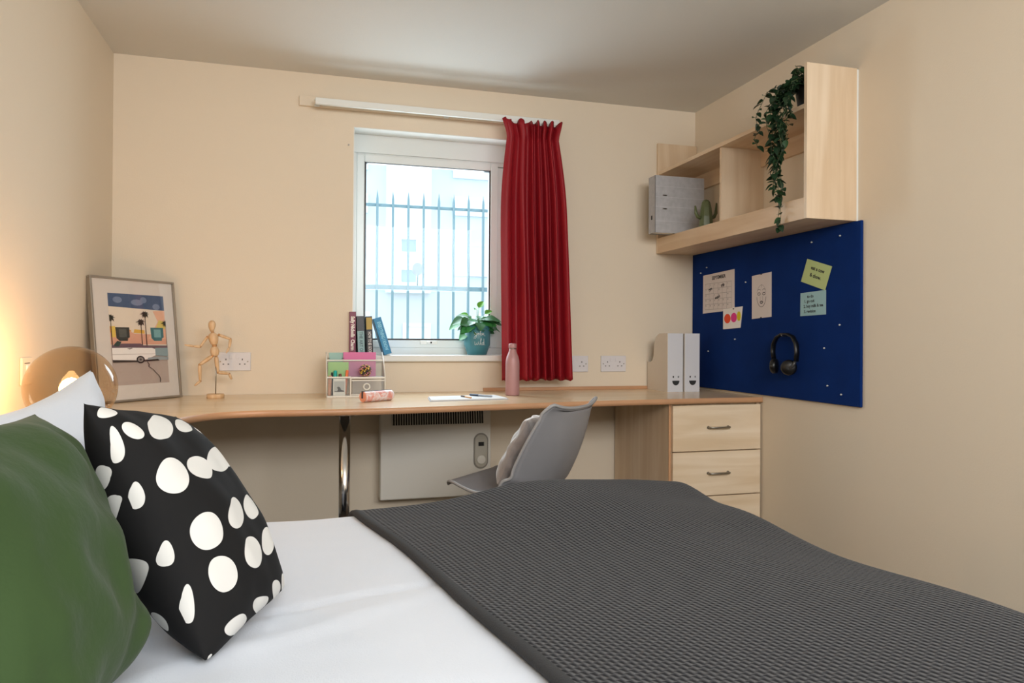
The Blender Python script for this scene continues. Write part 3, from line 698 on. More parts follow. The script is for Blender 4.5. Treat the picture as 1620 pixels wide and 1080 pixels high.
DOTS += [(2+a, b_, .09, .07, 0) for a, b_ in [(.3, .2), (.32, .5), (.3, .8), (.56, .15), (.55, .45), (.58, .8), (.8, .3), (.82, .62), (.85, .88)]]
DC = dict(BL=(-.136, 1.078, .556), BR=(-.030, 1.370, .562), TR=(-.240, 1.475, .868), TL=(-.312, 1.160, .923))
pillow('dotted_cushion', 'black cushion printed with irregular white dots leaning at the front of the pillows', 'cushion', dots_mat(),
       DC['BL'], DC['BR'], DC['TR'], DC['TL'], .072, seed=4, wr=.006, pull=.04, n=90, back=1.5, pw=.6)

# ------------------------------------------------------------------ globe lamp
lp = thing('globe_lamp', 'smoked amber glass globe table lamp glowing on the desk beside the left wall', 'lamp', (-.655, 2.33, ZD))
part('base', MB().lathe([(.045, 0), (.047, .004), (.047, .014), (.030, .020), (.024, .030)], 32), mat('brass', 'A88A50', .3, 1), lp)
gr = .119; gz = .119+.004
prof = [(gr*math.sin(a), gz-gr*math.cos(a)) for a in [.25+(PI-.25)*k/40 for k in range(41)]]; prof[-1] = (.0005, gz+gr)
part('shade', MB().lathe(prof, 64, caps=False), glass('smoked_amber_glass', (.80, .70, .57), 1.5), lp, label='smoked amber glass globe')
part('lamp_holder', MB().lathe([(.018, .026), (.018, .062), (.014, .066)], 24), mat('brass', 'A88A50', .3, 1), lp)
M_bulb = mat('warm_bulb', 'FFE6C0', .3, emit=('FFC98A', 30))
part('bulb', MB().lathe([(.012, .062), (.013, .072), (.022, .092), (.030, .112), (.030, .126), (.022, .142), (.010, .150), (.001, .152)], 24), M_bulb, lp)
l = bpy.data.lights.new('bulb_light', 'POINT'); l.energy = 4; l.color = (1, .66, .36); l.shadow_soft_size = .035
lo = bpy.data.objects.new('bulb_light', l); COL.objects.link(lo); lo.parent = lp; lo.location = (0, 0, .185)

# ------------------------------------------------------------------ framed print
BLp, BRp = Vector((-.806, 3.175, ZD+.001)), Vector((-.552, 3.500, ZD+.001))
ex = (BRp-BLp).normalized(); nv = Vector((ex.y, -ex.x, 0)).normalized()      # towards the viewer
if nv.y > 0: nv = -nv
th = math.radians(6.5); up = (Vector((0, 0, 1))*math.cos(th)-nv*math.sin(th)).normalized(); out = ex.cross(up)
fr = thing('picture_frame', 'silver framed print of palm trees and white car leaning in the desk corner', 'picture', BLp)
mw = Matrix((ex, up, out)).transposed().to_4x4(); fr.matrix_world = Matrix.Translation(BLp+out*.004) @ mw
FW, FH = (BRp-BLp).length, .515
def pr_(name, mb, m, **k): return part(name, mb, m, fr, **k)
b = MB(); t_ = .009
for a, c in (((0, 0), (FW, t_)), ((0, FH-t_), (FW, FH)), ((0, t_), (t_, FH-t_)), ((FW-t_, t_), (FW, FH-t_))): b.box((a[0], a[1], -.012), (c[0], c[1], .012))
pr_('frame', b, mat('brushed_silver', 'A8A094', .35, .7), bev=.0015)
pr_('backing', MB().box((t_, t_, -.010), (FW-t_, FH-t_, .001)), M_dark)
pr_('mat_board', MB().box((t_, t_, .001), (FW-t_, FH-t_, .003)), mat('mat_board', 'D8D0C8', .85))
AX0, AX1, AY0, AY1 = .080, FW-.058, .068, FH-.066
AW, AH = AX1-AX0, AY1-AY0
ly = [0]
def art(name, poly, col, rough=.8):     # poly in 0..1 print space, y up, flat print
    ly[0] += 1; z = .0031+ly[0]*.00006
    mb = MB().add([(AX0+max(0, min(1, p[0]))*AW, AY0+max(0, min(1, p[1]))*AH, z) for p in poly], [tuple(range(len(poly)))])
    return mb, mat('print_'+col, col, rough)
items = []
def A(poly, col): items.append(art('p', poly, col))
A([(0, 0), (1, 0), (1, 1), (0, 1)], 'B5A59C')                       # pavement
A([(0, .405), (1, .405), (1, 1), (0, 1)], 'E6D8C6')                 # hazy sky
A([(0, .855), (1, .83), (1, 1), (0, 1)], '4A5C7C')                  # deep blue top
for cx, cy, rx in ((.16, .93, .08), (.5, .91, .11), (.62, .94, .06), (.85, .87, .07)): A([(cx+rx*math.cos(k*PI/6), cy+.035*math.sin(k*PI/6)) for k in range(12)], '7886A2')
A([(.0, .44), (.36, .44), (.36, .60), (.0, .64)], 'D9974E')         # orange wall
A([(.0, .44), (.45, .44), (1, .44), (1, .55), (.42, .56), (.3, .60), (0, .57)], 'DDA58C')
A([(.66, .50), (1, .50), (1, .83), (.78, .82), (.86, .70)], 'E8B498')
A([(.80, .60), (1, .62), (1, .70), (.88, .72)], 'D8C26A')
A([(.03, .52), (.09, .52), (.09, .64), (.03, .64)], 'E0C05A')
A([(.40, .57), (.6, .56), (.6, .60), (.42, .61)], 'DFB04E')
for cx, c1, c2 in ((.21, '3A3B38', '585A55'), (.83, '3F7178', '79A8AC')):
    A([(cx-.12, .63), (cx-.11, .51), (cx-.06, .48), (cx+.08, .48), (cx+.09, .51), (cx+.12, .52), (cx+.12, .63)], c1)
    A([(cx-.06, .61), (cx-.06, .52), (cx+.07, .52), (cx+.07, .61)], c2)
def palm(cx, top, base):
    A([(cx-.008, base), (cx+.010, base), (cx+.006, top), (cx-.004, top)], '3A3228')
    for k in range(11):
        a = k*2*PI/11+.2; l_ = .085+.02*math.sin(k*3)
        A([(cx-.022*math.sin(a), top+.014*math.cos(a)), (cx+l_*math.cos(a), top+.045*math.sin(a)-.015), (cx+.022*math.sin(a), top-.014*math.cos(a))], '2E2C22')
    A([(cx+.022*math.cos(k*PI/4), top-.02+.03*math.sin(k*PI/4)) for k in range(8)], '2E2C22')
palm(.02, .74, .42); palm(.54, .70, .40); palm(.62, .79, .40); palm(1.0, .69, .42)
A([(0, .395), (1, .385), (1, .425), (.55, .43), (.5, .45), (.1, .45), (0, .43)], '6B5560')
A([(.05, .42), (.12, .42), (.17, .47), (.10, .48), (.04, .44)], '3A4A44')
A([(0, .405), (.0, .275), (.42, .265), (.60, .275), (.76, .315), (.80, .345), (.79, .38), (.70, .40), (.35, .405)], 'F2EDE9')    # car body
A([(.76, .40), (.76, .315), (1, .30), (1, .40)], '8CA0A6')
A([(.62, .29), (.82, .30), (1, .295), (1, .26), (.6, .26)], '9AA2A6')
A([(0, .275), (.40, .262), (.52, .262), (.80, .275), (.83, .255), (.40, .245), (0, .247)], '352A28')
A([(.25, .395), (.30, .385), (.36, .398), (.34, .404)], '8E8480')
A([(.0, .335), (.76, .335), (.77, .330), (.0, .330)], 'BDB2AC')
for r, c in ((.075, '241E1E'), (.050, '8C8480'), (.022, '4A4444')): A([(.48+r*math.cos(k*PI/8), .272+r*.55*math.sin(k*PI/8)) for k in range(16)], c)
cr_ = [(.60, .245), (.63, .215), (.62, .19), (.70, .155), (.74, .12), (.79, .09), (.82, .05), (.81, .01)]
for a, c in zip(cr_[:-1], cr_[1:]): A([(a[0]-.008, a[1]), (c[0]-.008, c[1]), (c[0]+.008, c[1]), (a[0]+.008, a[1])], '4A3E3A')
mats = []; big = MB()
for mb, m in items:
    if m not in mats: mats.append(m)
    big.add(mb.v, mb.f, mats.index(m))
pr_('art_print', big, mats, label='printed scene of palm trees, pink wall and white car')
pr_('pane', MB().box((t_, t_, .0085), (FW-t_, FH-t_, .0100)), glass('picture_glass', (.99, .99, .99), 1.45, 0, .45))

# ------------------------------------------------------------------ wooden mannequin
mn = thing('wooden_mannequin', 'small jointed wooden artist mannequin posed running on a round base', 'figurine', (-.395, 3.42, ZD))
M_bw = wood('pale_beech', 'E2C4A0', 'D0A97C', 2, .5, 3)
M_bw2 = mat('beech_joint', 'B98A5A', .5)
def Q(x, z, y=0): return (x+.395, y, z-ZD+.012)
part('base', MB().lathe([(.036, 0), (.037, .003), (.037, .015), (.035, .018)], 36), M_bw, mn)
part('rod', MB().tube([(0, .004, .018), (.002, .006, .178)], .0022, 8), M_nickel, mn)
mb = MB().tube([Q(-.412, z) for z in (1.076, 1.072, 1.062, 1.048, 1.034, 1.026)], [.004, .011, .0155, .0150, .010, .007], 20)
part('head', mb, M_bw, mn)
part('neck', MB().ell(Q(-.409, 1.022), .007, .007, .008), M_bw2, mn)
part('chest', MB().tube([Q(-.408, 1.022), Q(-.408, 1.016), Q(-.407, 1.004), Q(-.404, .985), Q(-.402, .972), Q(-.402, .968)], [.006, .016, .022, .019, .014, .009], 20), M_bw, mn)
part('waist', MB().ell(Q(-.401, .964), .011, .011, .008), M_bw2, mn)
part('pelvis', MB().tube([Q(-.401, .960), Q(-.401, .955), Q(-.400, .940), Q(-.400, .925), Q(-.401, .917)], [.010, .015, .0195, .017, .009], 20), M_bw, mn)
L_ = dict(shL=Q(-.430, 1.002, -.004), elL=Q(-.456, .960, -.022), haL=Q(-.482, .962, -.034), tipL=Q(-.517, .968, -.044),
          shR=Q(-.383, 1.012, .004), elR=Q(-.336, .994, .014), haR=Q(-.340, .955, .004), tipR=Q(-.352, .931, -.004),
          hpL=Q(-.409, .918, -.010), knL=Q(-.458, .881, -.022), akL=Q(-.456, .809, -.014), toL=Q(-.478, .789, -.026),
          hpR=Q(-.395, .918, .010), knR=Q(-.388, .846, .012), akR=Q(-.343, .838, .040), toR=Q(-.333, .812, .050))
for a, c, r0, r1, nm in (('shL', 'elL', .0060, .0052, 'upper_arm'), ('elL', 'haL', .0062, .0045, 'forearm'), ('haL', 'tipL', .0052, .0025, 'hand'),
                         ('shR', 'elR', .0064, .0058, 'upper_arm'), ('elR', 'haR', .0066, .0048, 'forearm'), ('haR', 'tipR', .0056, .0030, 'hand'),
                         ('hpL', 'knL', .0088, .0070, 'thigh'), ('knL', 'akL', .0080, .0058, 'shin'), ('akL', 'toL', .0062, .0034, 'foot'),
                         ('hpR', 'knR', .0092, .0078, 'thigh'), ('knR', 'akR', .0082, .0056, 'shin'), ('akR', 'toR', .0062, .0046, 'foot')):
    part(nm, MB().limb(L_[a], L_[c], r0, r1), M_bw, mn)
for k in ('shL', 'shR', 'elL', 'elR', 'hpL', 'hpR', 'knL', 'knR', 'akL', 'akR'):
    r = .0062 if k[0] in 'shk' else .0052
    part('joint', MB().ell(L_[k], r, r, r, 12, 8), M_bw2, mn)

# ------------------------------------------------------------------ desk organiser and contents
OX, OY, OW, OD = .078, 3.335, .262, .150
og = thing('desk_organiser', 'clear white acrylic tiered desk organiser with a drawer on the desk', 'organiser', (OX, OY, ZD))
M_acr = glass('frosted_acrylic', (.93, .94, .93), 1.5, .35, 1.4); M_rim = mat('white_acrylic_edge', 'E2DFD6', .35)
t_ = .003; HB, HM, HF = .200, .165, .098
for x in (0, OW-t_):
    s_ = part('side_wall', MB().add([(x, 0, 0), (x, OD, 0), (x, OD, HB), (x, .085, HM), (x, 0, HF), (x+t_, 0, 0), (x+t_, OD, 0), (x+t_, OD, HB), (x+t_, .085, HM), (x+t_, 0, HF)],
         [(0, 4, 3, 2, 1), (5, 6, 7, 8, 9), (0, 1, 6, 5), (1, 2, 7, 6), (2, 3, 8, 7), (3, 4, 9, 8), (4, 0, 5, 9)]), M_acr, og)
    part('side_rim', MB().tube([(x+.0015, -.001, .002), (x+.0015, -.001, HF), (x+.0015, .085, HM+.001), (x+.0015, OD, HB+.001)], .0026, 8), M_rim, s_)
part('back_wall', MB().box((t_, OD-t_, 0), (OW-t_, OD, HB)), M_acr, og)
part('middle_wall', MB().box((t_, .085, .09), (OW-t_, .088, HM)), M_acr, og)
part('rim', MB().box((t_, .083, HM-.003), (OW-t_, .089, HM+.003)), M_rim, og, bev=.001)
part('tier_floor', MB().box((t_, 0, .085), (OW-t_, OD-t_, .089)), M_acr, og)
part('rim', MB().box((.110, -.002, .084), (OW, .003, .092)), M_rim, og, bev=.001)
part('rim', MB().box((0, -.002, .088), (.108, .003, .094)), M_rim, og, bev=.001)
part('floor_panel', MB().box((t_, 0, 0), (OW-t_, OD, .003)), M_acr, og)
part('rim', MB().box((0, -.002, 0), (OW, .003, .008)), M_rim, og, bev=.001)
part('front_wall', MB().box((.003, 0, .008), (.104, .002, .088)), M_acr, og)
part('partition', MB().box((.104, -.002, .006), (.110, .08, .090)), M_rim, og, bev=.001)
dr = part('drawer', MB().box((.113, -.004, .012), (OW-.006, .0, .076)), glass('frosted_drawer', (.90, .89, .87), 1.5, .4, 2.5), og, bev=.001)
part('drawer_rim', MB().box((.111, -.005, .074), (OW-.004, .001, .079)).box((.111, -.005, .010), (OW-.004, .001, .014)), M_rim, dr)
mb = MB(); n = 28
for r0, r1, y0, y1 in ((.0105, .0165, 0, -.006),):
    vs = [(r*math.cos(2*PI*k/n), yy, r*math.sin(2*PI*k/n)) for (r, yy) in ((r0, y0), (r0, y1), (r1, y1), (r1, y0)) for k in range(n)]
    mb.add(vs, [(i*n+k, i*n+(k+1) % n, ((i+1) % 4)*n+(k+1) % n, ((i+1) % 4)*n+k) for i in range(4) for k in range(n)], 0, True)
mb.xf(Matrix.Translation((.178, -.004, .048)))
part('drawer_pull', mb, M_rim, dr, label='white ring drawer pull')

def notebook(name, label, c, x0, y0, z0, w_, h_, d_, rings=False):
    t = thing(name, label, 'notebook', (x0, y0, z0))
    part('pages', MB().box((.003, .0015, .002), (w_-.001, d_-.0015, h_-.002)), mat('page_edge', 'E6E2D8', .9), t)
    part('cover', MB().box((0, 0, 0), (w_, .0015, h_)).box((0, d_-.0015, 0), (w_, d_, h_)), mat(name+'_cover', c, .6), t, bev=.0004)
    if rings:
        for k in range(int((h_-.02)/.012)):
            zc = .012+k*.012; mb = MB().tube([(.004, -.003, zc), (-.004, -.002, zc), (-.006, d_/2, zc), (-.004, d_+.002, zc), (.004, d_+.003, zc)], .0009, 6)
            part('ring', mb, M_dark, t)
    return t
Z0 = ZD+.090
notebook('pink_notebook', 'pink spiral notebook in the back tier of the organiser', 'D977A8', OX+.078, OY+.105, Z0, .150, .112, .010, True)
notebook('mint_notebook', 'pale mint spiral notebook in the back tier of the organiser', '9EC4BC', OX+.014, OY+.120, Z0, .085, .110, .010, True)
notebook('green_notebook', 'light green notepad in the front tier of the organiser', '9CC48A', OX+.008, OY+.055, Z0, .092, .068, .006)
bt = thing('button_ball', 'small ball covered in mixed yellow, black and pink beads on the organiser tier', 'ornament', (OX+.175, OY+.042, Z0+.0300))
part('core', MB().ell((0, 0, 0), .024, .024, .024, 20, 14), mat('dark_core', '2B2320', .7), bt)
cols = [mat('bead_'+c, c, .3) for c in ('C8A040', '2A2422', 'D88A94', '8C7A4A', '4A3A44', 'E0C060')]
for k in range(90):
    z = 1-2*(k+.5)/90; a = k*2.39996; r = math.sqrt(1-z*z)
    part('bead', MB().ell((.0245*r*math.cos(a), .0245*r*math.sin(a), .0245*z), .0042, .0042, .0042, 8, 6), cols[(k*7+k//3) % 6], bt)
# photo card, highlighters, pens in the front bay
t = thing('photo_card', 'white instant photo with a black and white picture in the organiser front bay', 'photo', (OX+.030, OY+.004, ZD+.0035))
part('card', MB().box((0, 0, 0), (.054, .001, .082)), mat('card_white', 'E8E8E4', .6), t)
part('picture', MB().box((.004, -.0004, .020), (.050, 0, .070)), mat('photo_grey', 'B8BABA', .6), t)
mb = MB(); mb.add([(.006, -.0006, .022), (.048, -.0006, .022), (.048, -.0006, .027), (.036, -.0006, .030), (.030, -.0006, .042), (.022, -.0006, .046), (.016, -.0006, .040), (.022, -.0006, .034), (.018, -.0006, .026), (.006, -.0006, .025)], [tuple(range(10))])
part('figure', mb, mat('photo_black', '26282A', .6), t)
def pen(name, label, c, p0, p1, r=.0045, cap=None, cat='pen'):
    t = thing(name, label, cat, p0); p0 = Vector(p0); d = Vector(p1)-p0; L = d.length; u_ = d/L
    part('barrel', MB().tube([Vector((0, 0, 0)), u_*L*.05, u_*L*.62], [r*.5, r, r], 12), mat('plastic_'+c, c, .35), t)
    c2 = cap or c
    part('cap', MB().tube([u_*L*.6, u_*L*.62, u_*L*.97, u_*L], [r*1.05, r*1.12, r*1.08, r*.7], 12), mat('plastic_'+c2, c2, .35), t)
    return t
pen('orange_pen', 'orange marker leaning to the right in the organiser bay', 'E88A62', (OX+.082, OY+.03, ZD+.006), (OX+.094, OY+.045, ZD+.122), .006, 'F07848')
pen('peach_pen', 'peach highlighter at the left of the organiser bay', 'E0A080', (OX+.014, OY+.02, ZD+.006), (OX+.018, OY+.03, ZD+.098), .0075)
pen('teal_pen', 'teal capped marker behind the photo in the organiser bay', '2A8A88', (OX+.040, OY+.03, ZD+.006), (OX+.040, OY+.045, ZD+.120), .0075, '1FA8A0')
pen('black_pen', 'black capped pen at the back left of the organiser bay', '2A3030', (OX+.026, OY+.05, ZD+.006), (OX+.026, OY+.06, ZD+.112), .006)
pen('brown_pen', 'brown pen in the middle of the organiser bay', '6A4238', (OX+.064, OY+.03, ZD+.006), (OX+.062, OY+.035, ZD+.106), .006)

# pencil case
pc = thing('pencil_case', 'pink and white marbled cylindrical pencil case on the desk', 'pencil case', (.285, 3.115, ZD+.0225), .60)
def marble():
    m = bpy.data.materials.new('pink_marble_fabric'); m.use_nodes = True; nt = m.node_tree; b = nt.nodes['Principled BSDF']; b.inputs['Roughness'].default_value = .5
    tc = nt.nodes.new('ShaderNodeTexCoord'); n = nt.nodes.new('ShaderNodeTexNoise'); n.inputs['Scale'].default_value = 22; n.inputs['Distortion'].default_value = 2; nt.links.new(tc.outputs['Object'], n.inputs['Vector'])
    cr = nt.nodes.new('ShaderNodeValToRGB'); e = cr.color_ramp.elements; e[0].position = .38; e[0].color = lin('E79C90'); e[1].position = .6; e[1].color = lin('EFE4E6')
    e2 = e.new(.50); e2.color = lin('F0D6D2'); nt.links.new(n.outputs[0], cr.inputs[0]); nt.links.new(cr.outputs[0], b.inputs['Base Color']); return m
M_mar = marble()
mb = MB().lathe([(.015, -.078), (.021, -.076), (.0225, -.070), (.0225, .070), (.021, .076), (.015, .078)], 28); mb.xf(rot_m(0, PI/2, 0))
part('body', mb, M_mar, pc)
mb = MB().lathe([(.0215, -.080), (.0222, -.076)], 28); mb.xf(rot_m(0, PI/2, 0)); part('end_panel', mb, mat('salmon_fabric', 'E4977C', .7), pc)
part('zip', MB().box((-.074, -.003, .0215), (.074, .003, .0240)), mat('navy_zip', '1E2433', .5), pc, bev=.001)
part('zip_tab', MB().box((-.083, -.004, -.006), (-.0805, .004, .018)).box((-.083, -.004, .016), (-.07, .004, .0245)), mat('navy_zip', '1E2433', .5), pc, bev=.0005)

# open notebook with pens
nb = thing('open_notebook', 'open white notebook lying flat on the desk behind the chair', 'notebook', (.695, 3.15, ZD))
part('cover', MB().prism([(-.195, -.105), (.165, -.062), (.150, .130), (-.175, .085)], 0, .002), mat('grey_cover', 'A9ACB4', .6), nb)
for s_, pg in ((-1, [(-.190, -.100), (-.018, -.080), (-.016, .104), (-.171, .083)]), (1, [(-.018, -.080), (.160, -.058), (.146, .126), (-.016, .104)])):
    part('page_block', MB().prism(pg, .002, .007), mat('page_white', 'E6E8EA', .8), nb, bev=.0015)
part('orange_pencil', MB().box((0, 0, 0), (0.001, .001, .001)), M_edge, nb) if False else None
pen('pencil', 'orange pencil lying across the open notebook fold', 'E8A860', (.690, 3.085, ZD+.0105), (.665, 3.19, ZD+.0105), .0032, '3A3030', 'pencil')
pen('navy_pen', 'dark blue and silver pen lying on the right page of the open notebook', 'A0A8B4', (.795, 3.13, ZD+.012), (.715, 3.235, ZD+.012), .0045, '24344E')

# bottle
bo = thing('water_bottle', 'dusty pink metal water bottle standing on the desk before the curtain', 'bottle', (.937, 3.30, ZD))
M_pink = mat('dusty_pink_metal', 'B08484', .45, .1)
part('body', MB().lathe([(.028, 0), (.0325, .002), (.0335, .006), (.0335, .150), (.0325, .168), (.028, .188), (.0205, .206), (.0172, .216), (.0168, .226)], 40), M_pink, bo)
part('neck_ring', MB().lathe([(.0170, .2245), (.0172, .2275)], 32), M_nickel, bo)
mb = MB().lathe([(.0180, .228), (.0190, .230), (.0190, .246), (.0175, .250), (.010, .2515)], 40)
part('lid', mb, M_pink, bo)
bo.scale = (1, 1, .985)

# magazine files
def mag_file(x, rz, label):
    t = thing('magazine_file', label, 'magazine file', (x, 3.352, ZD), rz, 'magazine files with smiling faces')
    M_mf = mat('white_card_board', 'D3D4DA', .6); w_, d_, h_ = .088, .235, .303; k = .002
    side = [(0, 0), (d_, 0), (d_, .150), (d_-.035, .150), (d_-.060, .160), (d_-.072, .185), (d_-.080, .245), (d_-.10, .285), (d_-.14, .303), (0, h_)]
    for xx in (0, w_-k):
        n = len(side); vs = [(xx, p[0], p[1]) for p in side]+[(xx+k, p[0], p[1]) for p in side]
        fs = [tuple(range(n-1, -1, -1)), tuple(range(n, 2*n))]+[(i, (i+1) % n, n+(i+1) % n, n+i) for i in range(n)]
        part('side_panel', MB().add(vs, fs), mat('cream_card_side', 'D8CDBF', .6) if xx == 0 else M_mf, t)
    part('front_panel', MB().box((k, 0, 0), (w_-k, k, h_)), M_mf, t); part('back_panel', MB().box((k, d_-k, 0), (w_-k, d_, .15)), M_mf, t); part('floor_panel', MB().box((k, k, 0), (w_-k, d_-k, k)), M_mf, t)
    c = w_/2+.004; mb = MB(); pts = [(c-.0205, .058), (c+.0205, .058)]+[(c+.0205*math.cos(a), .058-.024*math.sin(a)) for a in [PI*j/12 for j in range(1, 12)]]
    mb.add([(p[0], -.0004, p[1]) for p in pts[::-1]], [tuple(range(len(pts)))])
    part('mouth', mb, mat('print_black', '26292A', .7), t)
    for s_, cc in ((-1, '1B1E20'), (1, '6A6E70')):
        mb = MB(); e = [(c+s_*.0145+.0042*math.cos(a), .078+.0055*math.sin(a)) for a in [2*PI*j/12 for j in range(12)]]
        mb.add([(p[0], -.0004, p[1]) for p in e], [tuple(range(12))]); part('eye', mb, mat('print_'+cc, cc, .7), t)
    return t
mag_file(1.783, -.02, 'white magazine file with a smiling face, left one of the pair')
mag_file(1.881, 0, 'white magazine file with a smiling face beside the pinboard, right one of the pair')

# ------------------------------------------------------------------ books on the window board
ZS = .930
def book(name, label, c, x, y, w_, h_, d_, tilt=0, cover2=None, text='', tsize=.02, tcol='E8E0D8', band=None, bold=.0006):
    t = thing(name, label, 'book', (x, y, ZS), rot=(0, tilt, 0), group='books on the window sill')
    M_c = mat('cover_'+c, c, .4)
    part('cover', MB().box((0, 0, 0), (.0018, d_, h_)).box((w_-.0018, 0, 0), (w_, d_, h_)).box((0, 0, 0), (w_, .0018, h_)), M_c, t, bev=.0006)
    part('pages', MB().box((.0018, .002, .003), (w_-.0018, d_-.003, h_-.003)), mat('page_edge', 'E6E2D8', .9), t)
    if band: part('spine_panel', MB().box((.002, -.0003, band[1]*h_), (w_-.002, .0, band[2]*h_)), mat('cover_'+band[0], band[0], .5), t)
    if text:
        mb = text_mb(text, tsize, .0001, bold); xs = [v.x for v in mb.v]; L = max(xs)-min(xs)
        s_ = min(1.0, (h_*(.78 if not band else (band[4]-band[3])))/L)
        zc = h_*.5 if not band else h_*(band[3]+band[4])/2
        mb.xf(Matrix.Translation((w_/2, -.0006, zc)) @ Matrix(((0, 1, 0, 0), (0, 0, -1, 0), (-s_, 0, 0, 0), (0, 0, 0, 1))))
        part('title', mb, mat('title_'+tcol, tcol, .6), t)
    return t
book('maroon_book', 'tall maroon book with white lettering, leftmost on the window sill', '7A2846', .190, 3.575, .031, .212, .14, 0, text='Sally Nicholls  Charm', tsize=.024, bold=.0012)
book('grey_teal_book', 'charcoal and pale teal paperback, second from left on the window sill', '3A3C44', .231, 3.58, .036, .190, .125, -.04, text='THE ART OF', tsize=.022, tcol='5A7078', band=('8FB4B6', .03, .62, .05, .60))
book('yellow_black_book', 'black paperback with yellow and white spine between teal and blue books', '17181F', .275, 3.58, .031, .190, .125, -.04, text='HOW TO BE GOOD', tsize=.021, tcol='D6D2D0', band=('B59A4A', .66, .97, .04, .60))
book('blue_book', 'bright blue paperback leaning over to the left on the window sill', '1484B8', .358, 3.565, .038, .186, .125, -.30, text='EVERYTHING I KNOW', tsize=.024, tcol='8FD4EE', bold=.0008)

# ------------------------------------------------------------------ potted plant on the window board
pt = thing('potted_plant', 'leafy green plant in a teal pot on the window sill', 'plant', (.845, 3.655, ZS))
M_teal = mat('teal_ceramic', '3E7C86', .4)
prof = [(.046, 0), (.050, .002), (.064, .045), (.0675, .052), (.0685, .148), (.0660, .150), (.0645, .148), (.062, .120), (.002, .118)]
part('pot', MB().lathe(prof, 48), M_teal, pt)
part('soil', MB().lathe([(.0625, .125), (.05, .131), (.001, .134)], 32), mat('soil', '2A2019', .95, bump=(200, .004)), pt)
# handwriting on the pot, wrapped round the curve
def wrap(strokes, scale, x0, z0, r, name):
    mb = MB()
    for st in strokes:
        pts = []
        for (a, c) in st:
            ang = (x0+a*scale)/r; pts.append((r*math.sin(ang)*1.004, -r*math.cos(ang)*1.004, z0+c*scale))
        mb.tube(pts, .0011, 6)
    return mb
def arc(cx, cy, rx, ry, a0, a1, n=8): return [(cx+rx*math.cos(a0+(a1-a0)*k/n), cy+ry*math.sin(a0+(a1-a0)*k/n)) for k in range(n+1)]
go = [arc(.35, .5, .3, .35, .6, 6.6)+[(.66, .2), (.6, -.5), (.3, -.95), (-.1, -.8), (.1, -.4), (.7, .1), (.95, .3)], arc(1.2, .45, .25, .3, 2.6, 8.9)+[(1.6, .5)],
      [(1.75, .4), (2.05, 1.5), (1.95, 1.7), (1.85, 1.2), (1.9, .15)]+arc(2.15, .4, .25, .3, 3.6, 8.0), [(2.5, .4)]+arc(2.8, .45, .2, .25, 0, 4.8)+[(3.1, .15), (3.3, .1)], [(3.45, .05), (3.35, -.2)]]
wild = [[(0, .9), (.05, .1), (.25, .05), (.4, .6), (.5, .1), (.7, .1), (.85, .9)], [(1.0, .6), (1.05, .1), (1.25, .1)], [(1.3, .2), (1.6, 1.5), (1.55, 1.7), (1.4, 1.2), (1.5, .1), (1.75, .1)],
        arc(2.0, .4, .22, .3, .6, 6.6)+[(2.25, 1.6), (2.3, .1), (2.6, .1)], [(1.1, .85), (1.1, .9)]]
part('writing', wrap(go, .0170, -.031, .100, .0687, 'go').add([], []), mat('chalk_white', 'DDE6E6', .7), pt, label='white handwritten words go be')
part('writing', wrap(wild, .0215, -.028, .050, .0690, 'wild'), mat('chalk_white', 'DDE6E6', .7), pt, label='white handwritten word wild')
def leaf_mesh(name, L, W, m, cup=.15, droop=.25):
    vs = []; n = 8
    for i in range(n+1):
        t = i/n; w_ = W*math.sin(PI*min(1, t**.75))**.8*(1 if t < .98 else .2); z = -droop*L*t*t
        for s_ in (-1, -.5, 0, .5, 1): vs.append((s_*w_/2, L*t, z+abs(s_)*cup*w_))
    return MB().add(vs, [(i*5+k, i*5+k+1, (i+1)*5+k+1, (i+1)*5+k) for i in range(n) for k in range(4)], 0, True).mesh(name, m)
def leafmat(name, c, c2):
    m = mat(name, c, .4, vary=(30, .25)); return m
M_l1 = leafmat('deep_leaf', '2E6B3A', ''); M_l2 = leafmat('bright_leaf', '5FAE35', ''); M_l3 = leafmat('mid_leaf', '3F8F4A', '')
lm = [leaf_mesh('leaf', .066, .056, M_l1, .12, .3), leaf_mesh('leaf', .064, .054, M_l3, .1, .35), leaf_mesh('leaf', .036, .026, M_l2, .2, .1), leaf_mesh('leaf', .070, .036, M_l1, .15, .2)]
from mathutils import Euler
rl = random.Random(3)
# (direction angle deg (0=+x, -90=room), radius, height, mesh, pitch, scale)
LV = []
for k in range(56):
    LV.append((rl.uniform(0, 360), rl.uniform(.006, .060), .138+rl.uniform(0, .052), rl.choice([0, 0, 1, 3]), rl.uniform(-.35, .35), rl.uniform(.8, 1.15)))
LV += [(190, .085, .172, 1, -.5, 1.2), (200, .075, .185, 0, -.2, 1.15), (205, .055, .122, 1, -1.0, 1.1), (165, .045, .203, 2, .2, 1.3), (150, .050, .195, 0, .1, 1), (5, .070, .185, 0, .0, 1.0), (-10, .080, .175, 3, -.5, .9),
       (-15, .055, .150, 3, -.35, 1.1), (20, .045, .215, 2, .6, 1.2), (60, .020, .245, 2, .7, 1.4), (250, .01, .235, 2, .2, 1.1), (-40, .05, .165, 0, -.4, 1), (-120, .05, .160, 1, -.4, 1.0), (-90, .055, .165, 0, -.3, 1)]
stems = MB()
